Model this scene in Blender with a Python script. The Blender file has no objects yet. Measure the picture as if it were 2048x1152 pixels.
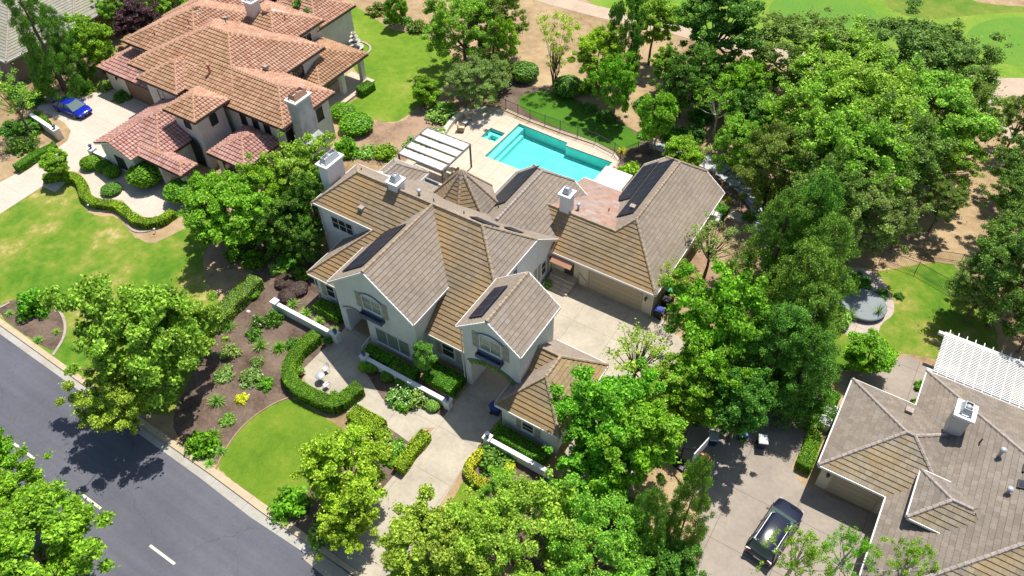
import bpy, bmesh, math, random
import numpy as np
from mathutils import Vector, Matrix, Quaternion
from mathutils.geometry import tessellate_polygon
R = math.radians
scene = bpy.context.scene
C = scene.collection

# ------------------------------------------------------------------ camera
# Fitted to the photograph; world X runs along the street, Y away from it.
FPX, PITCH, ROLL, YAW, CAMH = 1544.17, R(47.52), R(1.213), R(-32.97), 50.0
def _cam():
    f = np.array([0, math.cos(PITCH), -math.sin(PITCH)]); r = np.array([1, 0, 0.]); d = np.cross(f, r)
    c, s = math.cos(ROLL), math.sin(ROLL)
    m = np.array([c*r+s*d, -s*r+c*d, f])
    b = np.array([[math.cos(YAW), math.sin(YAW), 0], [-math.sin(YAW), math.cos(YAW), 0], [0, 0, 1]])
    return m @ b.T
CM = _cam()
_t = CAMH/-CM[2][2]
CAM = np.array([-CM[2][0]*_t, -CM[2][1]*_t, CAMH])
cd = bpy.data.cameras.new("camera"); cam = bpy.data.objects.new("camera", cd); C.objects.link(cam)
cd.sensor_width = 36; cd.lens = FPX/2048*36; cd.clip_start = 0.5; cd.clip_end = 3000
cam.matrix_world = Matrix.Translation(Vector(CAM)) @ Matrix([list(CM[0]), list(-CM[1]), list(-CM[2])]).transposed().to_4x4()
scene.camera = cam

# ------------------------------------------------------------------ light
SUN_AZ, SUN_EL = R(92), R(66)
sv = Vector((math.cos(SUN_EL)*math.cos(SUN_AZ), math.cos(SUN_EL)*math.sin(SUN_AZ), math.sin(SUN_EL)))
sl = bpy.data.lights.new("sun", 'SUN'); sl.energy = 5.0; sl.angle = R(0.53); sl.color = (1.0, 0.955, 0.88)
so = bpy.data.objects.new("sun", sl); C.objects.link(so); so.rotation_euler = sv.to_track_quat('Z', 'Y').to_euler(); so.location = (0, 0, 80)
w = bpy.data.worlds.new("World"); scene.world = w; w.use_nodes = True
nt = w.node_tree; nt.nodes.clear()
sk = nt.nodes.new('ShaderNodeTexSky'); sk.sky_type = 'NISHITA'; sk.sun_disc = False
sk.sun_elevation = SUN_EL; sk.sun_rotation = R(90)-SUN_AZ
bg = nt.nodes.new('ShaderNodeBackground'); bg.inputs[1].default_value = 0.105
wo = nt.nodes.new('ShaderNodeOutputWorld')
nt.links.new(sk.outputs[0], bg.inputs[0]); nt.links.new(bg.outputs[0], wo.inputs[0])
scene.view_settings.view_transform = 'Standard'; scene.view_settings.look = 'None'
scene.view_settings.exposure = 0.40; scene.view_settings.gamma = 1.0
scene.cycles.max_bounces = 6; scene.cycles.diffuse_bounces = 3; scene.cycles.glossy_bounces = 2
scene.cycles.transmission_bounces = 3; scene.cycles.transparent_max_bounces = 6
scene.cycles.caustics_reflective = False; scene.cycles.caustics_refractive = False

# ------------------------------------------------------------------ pixel (of the 2048 px photo) -> world point
def ray(px, py): return (px-1024)*CM[0]+(py-576)*CM[1]+FPX*CM[2]
def P(px, py, z=0.0):
    d = ray(px, py); t = (z-CAM[2])/d[2]; q = CAM+t*d; return (float(q[0]), float(q[1]), float(q[2]))
def PY(px, py, y):            # on the upright plane Y = y -> (x, z)
    d = ray(px, py); t = (y-CAM[1])/d[1]; q = CAM+t*d; return float(q[0]), float(q[2])
def PX(px, py, x):
    d = ray(px, py); t = (x-CAM[0])/d[0]; q = CAM+t*d; return float(q[1]), float(q[2])

# ------------------------------------------------------------------ node helpers / materials
class NM:
    def __init__(s, name, rough=0.8, spec=0.3):
        s.m = bpy.data.materials.new(name); s.m.use_nodes = True; s.t = s.m.node_tree
        s.b = s.t.nodes['Principled BSDF']; s.b.inputs['Roughness'].default_value = rough
        s.b.inputs['Specular IOR Level'].default_value = spec
    def n(s, typ, **kw):
        x = s.t.nodes.new(typ)
        for k, v in kw.items(): setattr(x, k, v)
        return x
    def l(s, a, b): s.t.links.new(a, b)
    def coord(s, kind='Object', scale=None):
        c = s.n('ShaderNodeTexCoord').outputs[kind]
        if scale is not None:
            mp = s.n('ShaderNodeMapping'); mp.inputs['Scale'].default_value = scale if hasattr(scale, '__len__') else (scale,)*3
            s.l(c, mp.inputs[0]); return mp.outputs[0]
        return c
    def pos(s, scale=1.0):
        g = s.n('ShaderNodeNewGeometry').outputs['Position']
        mp = s.n('ShaderNodeMapping'); mp.inputs['Scale'].default_value = scale if hasattr(scale, '__len__') else (scale,)*3
        s.l(g, mp.inputs[0]); return mp.outputs[0]
    def noise(s, vec, scale, detail=4, rough=0.55):
        x = s.n('ShaderNodeTexNoise'); x.inputs['Scale'].default_value = scale; x.inputs['Detail'].default_value = detail
        x.inputs['Roughness'].default_value = rough; s.l(vec, x.inputs['Vector']); return x.outputs['Fac']
    def ramp(s, fac, stops):
        r = s.n('ShaderNodeValToRGB'); e = r.color_ramp.elements
        while len(e) < len(stops): e.new(0.5)
        for el, (p, c) in zip(e, stops):
            el.position = p; el.color = (c if hasattr(c, '__len__') else (c, c, c))[:3] + (1,) if hasattr(c, '__len__') else (c, c, c, 1)
        s.l(fac, r.inputs[0]); return r.outputs[0]
    def mix(s, fac, a, b, mode='MIX'):
        x = s.n('ShaderNodeMix', data_type='RGBA', blend_type=mode)
        for i, v in ((0, fac), (6, a), (7, b)):
            if isinstance(v, (int, float)): x.inputs[i].default_value = v
            elif isinstance(v, tuple): x.inputs[i].default_value = v+(1,)
            else: s.l(v, x.inputs[i])
        return x.outputs[2]
    def math(s, op, a, b=None):
        x = s.n('ShaderNodeMath', operation=op)
        for i, v in ((0, a), (1, b)):
            if v is None: continue
            if isinstance(v, (int, float)): x.inputs[i].default_value = v
            else: s.l(v, x.inputs[i])
        return x.outputs[0]
    def col(s, c):
        if isinstance(c, tuple): s.b.inputs['Base Color'].default_value = c+(1,)
        else: s.l(c, s.b.inputs['Base Color'])
        return s
    def bump(s, h, strength=0.3, dist=0.02):
        x = s.n('ShaderNodeBump'); x.inputs['Strength'].default_value = strength; x.inputs['Distance'].default_value = dist
        s.l(h, x.inputs['Height']); s.l(x.outputs[0], s.b.inputs['Normal']); return s

def plain(name, c, rough=0.6, metal=0.0, spec=0.4, var=0.12, nscale=3.0):
    a = NM(name, rough, spec); a.b.inputs['Metallic'].default_value = metal
    f = a.noise(a.pos(), nscale, 5)
    a.col(a.mix(a.ramp(f, [(0.3, 0.0), (0.7, 1.0)]), tuple(x*(1-var) for x in c), tuple(min(1, x*(1+var)) for x in c)))
    return a.m

def ground_mat(name, cols, s1=0.25, s2=2.5, s3=22, contrast=0.5, rough=0.95, bump=0.4, bdist=0.03):
    """cols: list of 3-4 colours mixed by broad, medium and fine noise"""
    a = NM(name, rough, 0.15); p = a.pos()
    n1 = a.noise(p, s1, 5, 0.6); n2 = a.noise(p, s2, 5, 0.65); n3 = a.noise(p, s3, 3, 0.7)
    f = a.math('ADD', a.math('MULTIPLY', n1, 0.9), a.math('MULTIPLY', n2, 0.5)); f = a.math('SUBTRACT', f, 0.2)
    st = [(0.5-contrast/2 + contrast*i/(len(cols)-1), c) for i, c in enumerate(cols)]
    c = a.ramp(f, st)
    c = a.mix(1.0, c, a.ramp(n3, [(0.25, 0.62), (0.5, 1.0), (0.8, 1.35)]), 'MULTIPLY')
    a.col(c); a.bump(n3, bump, bdist); return a.m

def concrete_mat(name, base, stain, joint=0.0, jw=0.03, ox=0.0, oy=0.0, fine=0.12):
    a = NM(name, 0.85, 0.25); p = a.pos()
    n1 = a.noise(p, 0.45, 6, 0.62); n3 = a.noise(p, 45, 2, 0.6); n2 = a.noise(p, 3.0, 5, 0.6)
    c = a.mix(a.ramp(n1, [(0.32, 0.0), (0.72, 1.0)]), base, stain)
    c = a.mix(1.0, c, a.ramp(n2, [(0.3, 0.9), (0.7, 1.06)]), 'MULTIPLY')
    c = a.mix(1.0, c, a.ramp(n3, [(0.3, 1-fine), (0.7, 1+fine)]), 'MULTIPLY')
    if joint:
        sp = a.n('ShaderNodeSeparateXYZ'); a.l(p, sp.inputs[0])
        fs = []
        for i, off in ((0, ox), (1, oy)):
            x = a.math('FRACT', a.math('DIVIDE', a.math('ADD', sp.outputs[i], 500+off), joint))
            fs.append(a.math('LESS_THAN', x, jw/joint))
        j = a.math('MAXIMUM', fs[0], fs[1])
        c = a.mix(j, c, a.mix(0.65, c, tuple(x*0.3 for x in base)))
    a.col(c); a.bump(n3, 0.15, 0.01); return a.m

def tile_mat(name, c1, c2, c3, tw, te, lichen=None, lich_amt=0.5, gap=True, offset=True, gw=.045):
    """per-tile colour from UV in metres"""
    a = NM(name, 0.85, 0.2)
    uv = a.n('ShaderNodeTexCoord').outputs['UV']; sp = a.n('ShaderNodeSeparateXYZ'); a.l(uv, sp.inputs[0])
    row = a.math('FLOOR', a.math('DIVIDE', sp.outputs[1], te))
    ux = a.math('DIVIDE', sp.outputs[0], tw)
    if offset: ux = a.math('ADD', ux, a.math('MULTIPLY', row, 0.5))
    colm = a.math('FLOOR', ux)
    cb = a.n('ShaderNodeCombineXYZ'); a.l(colm, cb.inputs[0]); a.l(row, cb.inputs[1])
    wn = a.n('ShaderNodeTexWhiteNoise', noise_dimensions='2D'); a.l(cb.outputs[0], wn.inputs['Vector'])
    c = a.ramp(wn.outputs['Value'], [(0.0, c1), (0.45, c2), (1.0, c3)])
    p = a.pos(); n1 = a.noise(p, 0.35, 4, 0.6); n2 = a.noise(p, 9, 4, 0.7)
    if lichen:
        f = a.math('MULTIPLY', a.ramp(a.math('ADD', a.math('MULTIPLY', n1, 0.75), a.math('MULTIPLY', n2, 0.3)), [(0.42, 0.0), (0.66, 1.0)]), lich_amt)
        c = a.mix(f, c, lichen)
    c = a.mix(1.0, c, a.ramp(n2, [(0.25, 0.82), (0.75, 1.15)]), 'MULTIPLY')
    n0 = a.noise(p, 0.22, 3, 0.5)
    c = a.mix(1.0, c, a.ramp(n0, [(0.3, 0.88), (0.7, 1.1)]), 'MULTIPLY')
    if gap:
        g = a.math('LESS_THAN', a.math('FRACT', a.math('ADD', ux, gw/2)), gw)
        c = a.mix(a.math('MULTIPLY', g, 0.45), c, (0.05, 0.045, 0.04))  # tile joints; on terracotta the dark troughs paint in both dirt and shade
    a.col(c); a.bump(n2, 0.2, 0.01); return a.m

def leaf_mat(name, cols, trans=0.35, rough=0.55):
    a = NM(name, rough, 0.25)
    g = a.n('ShaderNodeNewGeometry'); oi = a.n('ShaderNodeObjectInfo')
    c = a.ramp(g.outputs['Random Per Island'], [(i/(len(cols)-1), tuple(k*(.80+.50*i/(len(cols)-1)) for k in (x[0]*1.12, x[1]*1.18, x[2]*.95))) for i, x in enumerate(cols)])
    hs = a.n('ShaderNodeHueSaturation'); a.l(a.math('ADD', a.math('MULTIPLY', oi.outputs['Random'], .035), .4825), hs.inputs['Hue']); a.l(c, hs.inputs['Color']); c = hs.outputs[0]
    n = a.noise(a.pos(), 0.55, 3)
    c = a.mix(1.0, c, a.ramp(n, [(0.3, 0.72), (0.7, 1.25)]), 'MULTIPLY')
    a.col(c)
    tr = a.n('ShaderNodeBsdfTranslucent'); a.l(a.mix(1.0, c, (1.15, 1.25, 0.5), 'MULTIPLY'), tr.inputs[0])
    mx = a.n('ShaderNodeMixShader'); mx.inputs[0].default_value = trans
    out = a.t.nodes['Material Output']
    a.l(a.b.outputs[0], mx.inputs[1]); a.l(tr.outputs[0], mx.inputs[2]); a.l(mx.outputs[0], out.inputs[0])
    return a.m

M = {}
# ------------------------------------------------------------------ mesh builder
def wloc(o):
    v = Vector((0, 0, 0))
    while o is not None: v += o.location; o = o.parent
    return v
class MB:
    def __init__(s): s.v = []; s.f = []; s.mi = []; s.uv = []; s.sm = []
    def face(s, pts, mi=0, uv=None, smooth=False):
        n = len(s.v); s.v += [tuple(p) for p in pts]; s.f.append(tuple(range(n, n+len(pts)))); s.mi.append(mi)
        s.uv.append(uv if uv else [(0, 0)]*len(pts)); s.sm.append(smooth)
    def mesh(s, vs, fs, mi=0, smooth=False):
        n = len(s.v); s.v += [tuple(p) for p in vs]
        for f in fs:
            s.f.append(tuple(i+n for i in f)); s.mi.append(mi); s.uv.append([(0, 0)]*len(f)); s.sm.append(smooth)
    def box(s, x0, x1, y0, y1, z0, z1, mi=0):
        v = [(x0,y0,z0),(x1,y0,z0),(x1,y1,z0),(x0,y1,z0),(x0,y0,z1),(x1,y0,z1),(x1,y1,z1),(x0,y1,z1)]
        s.mesh(v, [(0,3,2,1),(4,5,6,7),(0,1,5,4),(1,2,6,5),(2,3,7,6),(3,0,4,7)], mi)
    def obox(s, c, ax, hx, hy, hz, mi=0, rot=None):
        """oriented box; ax = yaw in radians, c = centre"""
        cx, cy, cz = c; ca, sa = math.cos(ax), math.sin(ax); v = []
        for dz in (-hz, hz):
            for dx, dy in ((-hx,-hy),(hx,-hy),(hx,hy),(-hx,hy)): v.append((cx+ca*dx-sa*dy, cy+sa*dx+ca*dy, cz+dz))
        s.mesh(v, [(0,3,2,1),(4,5,6,7),(0,1,5,4),(1,2,6,5),(2,3,7,6),(3,0,4,7)], mi)
    def beam(s, p, q, w, h, mi=0, up=(0, 0, 1)):
        p, q = Vector(p), Vector(q); d = (q-p).normalized(); u = Vector(up); sd = d.cross(u)
        if sd.length < 1e-4: sd = d.cross(Vector((1, 0, 0)))
        sd.normalize(); u2 = sd.cross(d).normalized(); v = []
        for e in (p, q):
            for a, b in ((-1,-1),(1,-1),(1,1),(-1,1)): v.append(e+sd*(a*w/2)+u2*(b*h/2))
        s.mesh(v, [(0,1,2,3),(7,6,5,4),(0,4,5,1),(1,5,6,2),(2,6,7,3),(3,7,4,0)], mi)
    def tube(s, pts, rads, n=6, mi=0, cap=True, smooth=True):
        pts = [Vector(p) for p in pts]
        if not hasattr(rads, '__len__'): rads = [rads]*len(pts)
        vs = []; fs = []; prev = None
        for i, p in enumerate(pts):
            d = (pts[min(i+1, len(pts)-1)]-pts[max(i-1, 0)])
            d = d.normalized() if d.length > 1e-6 else Vector((0, 0, 1))
            a = Vector((0, 0, 1)) if abs(d.z) < 0.95 else Vector((1, 0, 0))
            x = (prev - d*prev.dot(d)).normalized() if prev is not None and (prev - d*prev.dot(d)).length > 1e-4 else d.cross(a).normalized()
            prev = x; y = d.cross(x)
            for k in range(n):
                t = 2*math.pi*k/n; vs.append(p+(x*math.cos(t)+y*math.sin(t))*rads[i])
        for i in range(len(pts)-1):
            for k in range(n):
                a, b = i*n+k, i*n+(k+1) % n; fs.append((a, b, b+n, a+n))
        s.mesh(vs, fs, mi, smooth)
        if cap:
            s.mesh(vs[:n], [tuple(range(n-1, -1, -1))], mi); s.mesh(vs[-n:], [tuple(range(n))], mi)
    def lathe(s, c, prof, n=16, mi=0, smooth=True, sx=1.0, sy=1.0):
        cx, cy, cz = c; vs = []; fs = []
        for r, z in prof:
            for k in range(n):
                t = 2*math.pi*k/n; vs.append((cx+r*sx*math.cos(t), cy+r*sy*math.sin(t), cz+z))
        for i in range(len(prof)-1):
            for k in range(n):
                a, b = i*n+k, i*n+(k+1) % n; fs.append((a, b, b+n, a+n))
        s.mesh(vs, fs, mi, smooth)
        if prof[0][0] > 1e-4: s.mesh(vs[:n], [tuple(range(n-1, -1, -1))], mi)
        if prof[-1][0] > 1e-4: s.mesh(vs[-n:], [tuple(range(n))], mi)
    def prism(s, poly, z0, z1, mi=0, bottom=True):
        """poly [(x,y)] any simple polygon"""
        tr = tessellate_polygon([[Vector((x, y, 0)) for x, y in poly]]); n = len(poly)
        area = sum(poly[i][0]*poly[(i+1) % n][1]-poly[(i+1) % n][0]*poly[i][1] for i in range(n))
        if area < 0: poly = poly[::-1]; tr = tessellate_polygon([[Vector((x, y, 0)) for x, y in poly]])
        def up(t):
            a, b, c = [poly[i] for i in t]; k = (b[0]-a[0])*(c[1]-a[1])-(b[1]-a[1])*(c[0]-a[0]); return t if k > 0 else t[::-1]
        s.mesh([(x, y, z1) for x, y in poly], [up(t) for t in tr], mi)
        if z0 is not None and z0 < z1-1e-6:
            if bottom: s.mesh([(x, y, z0) for x, y in poly], [tuple(up(t))[::-1] for t in tr], mi)
            for i in range(n):
                a, b = poly[i], poly[(i+1) % n]
                s.mesh([(a[0],a[1],z0),(b[0],b[1],z0),(b[0],b[1],z1),(a[0],a[1],z1)], [(0,1,2,3)], mi)
    def slab(s, outline, axis, c0, c1, mi=0):
        """outline [(u,z)] extruded along axis between c0 and c1 (axis 'y': u = x)"""
        tr = tessellate_polygon([[Vector((u, z, 0)) for u, z in outline]]); n = len(outline)
        def pt(u, z, c): return (u, c, z) if axis == 'y' else (c, u, z)
        s.mesh([pt(u, z, c0) for u, z in outline], [tuple(t) for t in tr], mi)
        s.mesh([pt(u, z, c1) for u, z in outline], [tuple(t)[::-1] for t in tr], mi)
        for i in range(n):
            a, b = outline[i], outline[(i+1) % n]
            s.mesh([pt(*a, c0), pt(*b, c0), pt(*b, c1), pt(*a, c1)], [(0,1,2,3)], mi)
    def build(s, name, mats, parent=None, local=False, recalc=False):
        me = bpy.data.meshes.new(name); off = Vector((0, 0, 0)) if (local or parent is None) else wloc(parent)
        me.from_pydata([(x-off.x, y-off.y, z-off.z) for x, y, z in s.v], [], s.f)
        for m in (mats if isinstance(mats, (list, tuple)) else [mats]): me.materials.append(m)
        me.polygons.foreach_set('material_index', s.mi); me.polygons.foreach_set('use_smooth', s.sm)
        ul = me.uv_layers.new(name='UVMap'); flat = []
        for u in s.uv:
            for a, b in u: flat += (a, b)
        ul.data.foreach_set('uv', flat)
        if recalc:
            bm = bmesh.new(); bm.from_mesh(me); bmesh.ops.remove_doubles(bm, verts=bm.verts, dist=1e-5)
            bmesh.ops.recalc_face_normals(bm, faces=bm.faces); bm.to_mesh(me); bm.free()
        me.update()
        o = bpy.data.objects.new(name, me); C.objects.link(o)
        if parent is not None: o.parent = parent
        return o

def empty(name, loc, label, cat, group=None, rz=0.0):
    o = bpy.data.objects.new(name, None); o.empty_display_size = 0.3; C.objects.link(o); o.location = loc; o.rotation_euler = (0, 0, rz)
    o['label'] = label; o['category'] = cat
    if group: o['group'] = group
    return o
def tag(o, label, cat, group=None, kind=None):
    if label: o['label'] = label
    if cat: o['category'] = cat
    if group: o['group'] = group
    if kind: o['kind'] = kind
    return o
def copy_tree(o, parent=None):
    c = o.copy(); C.objects.link(c); c.parent = parent
    for ch in [x for x in bpy.data.objects if x.parent == o]: copy_tree(ch, c)
    return c

# ------------------------------------------------------------------ roof faces with real tile courses
def clipv(poly, k, val, keep_ge):
    out = []; n = len(poly)
    for i in range(n):
        a, b = poly[i], poly[(i+1) % n]
        da, db = (a[k]-val), (b[k]-val)
        if not keep_ge: da, db = -da, -db
        if da >= -1e-9: out.append(a)
        if (da > 1e-9 and db < -1e-9) or (da < -1e-9 and db > 1e-9):
            t = da/(da-db); out.append((a[0]+(b[0]-a[0])*t, a[1]+(b[1]-a[1])*t))
    return out
def rface(mb, axis, c0, z0, s, polys, expo=0.37, t=0.054, tw=None, prof=0.0, mi=0, trim=1, base=0.05, thick=0.12, rng=random.Random(5)):
    """tile courses on the plane z = z0 + s (c - c0), c being x or y; v = 0 at the eave line c0.
    polys: convex plan polygons [(x, y)]"""
    L = math.sqrt(1+s*s); sg = 1 if s > 0 else -1
    n = Vector((-s/L, 0, 1/L)) if axis == 'x' else Vector((0, -s/L, 1/L))
    def world(u, v, h):
        c = c0+sg*v/L; z = z0+s*(c-c0)
        p = Vector((c, u, z)) if axis == 'x' else Vector((u, c, z))
        return p+n*h
    flip = (axis == 'x') == (sg > 0)
    if polys and not isinstance(polys[0], list): polys = [polys]
    for poly in polys:
        uv = [((y, (x-c0)*sg*L) if axis == 'x' else (x, (y-c0)*sg*L)) for x, y in poly]
        ar = sum(uv[i][0]*uv[(i+1) % len(uv)][1]-uv[(i+1) % len(uv)][0]*uv[i][1] for i in range(len(uv)))
        if ar < 0: uv = uv[::-1]
        vmin = min(p[1] for p in uv); vmax = max(p[1] for p in uv)
        def emit(q, h, m, uvs=None):
            pts = [world(a, b, hh) for (a, b), hh in zip(q, h)]
            uu = uvs or q
            want = n
            nn = (pts[1]-pts[0]).cross(pts[2]-pts[1])
            if m == mi and nn.dot(want) < 0: pts = pts[::-1]; uu = uu[::-1]
            mb.face(pts, m, [(a, b) for a, b in uu])
        for k in range(int(math.floor(vmin/expo+1e-6)), int(math.ceil(vmax/expo-1e-6))):
            lo, hi = k*expo, (k+1)*expo
            band = clipv(clipv(uv, 1, lo, True), 1, hi, False)
            if len(band) < 3: continue
            tt = t*(0.9+0.2*rng.random())
            if tw is None:
                cells = [(band, None)]
            else:
                u0 = min(p[0] for p in band); u1 = max(p[0] for p in band); cells = []
                st = tw/4
                for i in range(int(math.floor(u0/st)), int(math.ceil(u1/st))):
                    cc = clipv(clipv(band, 0, i*st, True), 0, (i+1)*st, False)
                    if len(cc) >= 3: cells.append((cc, i))
            for cell, ci in cells:
                q = []
                for p in cell:
                    if not q or (abs(p[0]-q[-1][0])+abs(p[1]-q[-1][1])) > 1e-6: q.append(p)
                if len(q) > 2 and (abs(q[0][0]-q[-1][0])+abs(q[0][1]-q[-1][1])) < 1e-6: q.pop()
                if len(q) < 3: continue
                def hh(p):
                    e = base+tt*(1-(p[1]-lo)/expo)
                    if tw: e += prof*abs(math.sin(math.pi*p[0]/tw))**.5
                    return e
                emit(q, [hh(p) for p in q], mi)
                for i in range(len(q)):
                    a, b = q[i], q[(i+1) % len(q)]
                    if abs(a[1]-lo) < 1e-5 and abs(b[1]-lo) < 1e-5:
                        mb.face([world(*a, base*0.5), world(*b, base*0.5), world(*b, hh(b)), world(*a, hh(a))], mi,
                                [a, b, (b[0], b[1]+.01), (a[0], a[1]+.01)])
        # underside + edge
        pts = [world(a, b, -thick) for a, b in uv]; mb.face(pts, trim)
        for i in range(len(uv)):
            a, b = uv[i], uv[(i+1) % len(uv)]
            mb.face([world(*a, -thick), world(*b, -thick), world(*b, base*0.6), world(*a, base*0.6)], trim)

def caps(mb, p, q, r=0.13, seg=0.4, mi=0, lift=0.06):
    p, q = Vector(p), Vector(q); L = (q-p).length; n = max(1, round(L/seg)); d = (q-p)/n
    if q.z < p.z - 0.01: p, q, d = q, p, -d
    for i in range(n):
        a = p+d*i-d*0.08; b = p+d*(i+1)
        off = Vector((0, 0, lift))
        mb.tube([a+off, b+off], [r*1.12, r*0.9], 7, mi, True, False)

# ------------------------------------------------------------------ materials
M['tileF'] = tile_mat('roof_tile_lichen', (.235,.18,.115), (.27,.207,.13), (.305,.24,.16), .42, .37, (.39,.235,.09), .8)
M['tileG'] = tile_mat('roof_tile_grey', (.225,.185,.148), (.25,.208,.17), (.275,.232,.192), .42, .37, (.34,.25,.16), .25)
M['tileR'] = tile_mat('roof_tile_worn_red', (.25,.175,.145), (.29,.235,.205), (.32,.29,.27), .5, .45, (.42,.20,.12), .6, gap=False)
M['tileN'] = tile_mat('roof_tile_brown_grey', (.17,.145,.12), (.20,.172,.145), (.235,.205,.172), .42, .37, (.30,.21,.13), .22)
M['tileNF'] = tile_mat('roof_tile_neighbour_lichen', (.19,.165,.125), (.235,.205,.155), (.275,.24,.185), .42, .37, (.38,.24,.08), .55)
M['tileT'] = tile_mat('roof_tile_pale_grey', (.25,.24,.205), (.28,.27,.23), (.31,.30,.26), .42, .37, (.33,.31,.16), .5)
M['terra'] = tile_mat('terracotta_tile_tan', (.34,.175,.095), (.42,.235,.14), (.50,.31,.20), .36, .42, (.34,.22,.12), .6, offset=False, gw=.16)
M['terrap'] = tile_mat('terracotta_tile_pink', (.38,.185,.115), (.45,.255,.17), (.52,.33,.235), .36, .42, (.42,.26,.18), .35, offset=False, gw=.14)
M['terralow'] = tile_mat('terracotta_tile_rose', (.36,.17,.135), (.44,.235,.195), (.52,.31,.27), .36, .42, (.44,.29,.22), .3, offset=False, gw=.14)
M['capF'] = plain('ridge_cap_tan', (.33,.25,.17), .85, var=.3, nscale=4)
M['capG'] = plain('ridge_cap_grey', (.33,.28,.245), .85, var=.25, nscale=4)
M['capR'] = plain('ridge_cap_terracotta', (.42,.245,.15), .85, var=.3, nscale=4)
M['white'] = plain('white_trim_paint', (.74,.73,.70), .5, var=.04)
def stucco(name, c, c2):
    a = NM(name, .9, .2); p = a.pos(); n1 = a.noise(p, .8, 5, .6); n2 = a.noise(p, 30, 3)
    sp = a.pos((3, 3, .35)); n3 = a.noise(sp, 1.2, 4, .6)
    c0 = a.mix(a.ramp(n1, [(.35, 0.), (.7, 1.)]), c, c2)
    c0 = a.mix(a.math('MULTIPLY', a.ramp(n3, [(.52, 0.), (.75, 1.)]), .35), c0, tuple(x*.72 for x in c2))
    a.col(c0); a.bump(n2, .3, .015); return a.m
M['stuccoW'] = stucco('stucco_white', (.76,.76,.755), (.69,.69,.68))
M['stuccoC'] = stucco('stucco_cream', (.66,.60,.47), (.58,.53,.42))
M['stuccoR'] = stucco('stucco_warm_white', (.66,.62,.56), (.56,.53,.48))
M['stuccoT'] = stucco('stucco_taupe', (.22,.195,.17), (.17,.155,.135))
M['chimweather'] = stucco('stucco_weathered', (.60,.60,.58), (.34,.35,.35))
def glass_mat(name, c, rough=.06):
    a = NM(name, rough, .9); n = a.noise(a.pos(), 1.3, 2); a.col(a.mix(n, c, tuple(x*.35 for x in c))); return a.m
M['glass'] = glass_mat('window_glass', (.05,.065,.07))
M['curtain'] = glass_mat('window_glass_with_blind', (.30,.38,.33), .25)
M['shutter'] = plain('shutter_taupe', (.40,.37,.31), .6, var=.06)
M['hood'] = plain('hood_grey', (.19,.20,.22), .6, var=.1)
M['slate'] = plain('window_box_blue_grey', (.10,.12,.18), .6, var=.15)
M['garage'] = plain('garage_door_tan', (.44,.37,.26), .55, var=.03)
M['garageB'] = plain('garage_door_brown', (.20,.12,.07), .55, var=.08)
M['metal'] = plain('galvanised_metal', (.50,.52,.55), .45, .2, .5, .15, 8)
M['darkmetal'] = plain('dark_bronze_metal', (.045,.035,.03), .5, .1, .5, .1)
M['copper'] = plain('copper_awning', (.42,.22,.14), .5, .1, .5, .12)
M['iron'] = plain('black_iron', (.012,.012,.013), .45, 0, .5, .1)
def solar():
    a = NM('solar_cells', .45, .25); uv = a.coord('UV'); sp = a.n('ShaderNodeSeparateXYZ'); a.l(uv, sp.inputs[0])
    def line(o, per, wd): return a.math('LESS_THAN', a.math('FRACT', a.math('DIVIDE', o, per)), wd/per)
    g = a.math('MAXIMUM', line(sp.outputs[0], 1.0, .03), line(sp.outputs[1], 1.65, .03))
    g2 = a.math('MAXIMUM', line(sp.outputs[0], .1667, .012), line(sp.outputs[1], .165, .012))
    c = a.mix(a.math('MULTIPLY', g2, .5), (.012,.014,.026), (.06,.065,.08)); c = a.mix(g, c, (.10,.10,.11)); a.col(c); return a.m
M['solar'] = solar()
M['concW'] = concrete_mat('concrete_warm', (.52,.45,.35), (.44,.38,.30), 2.4, .035, .3, .6)

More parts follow.
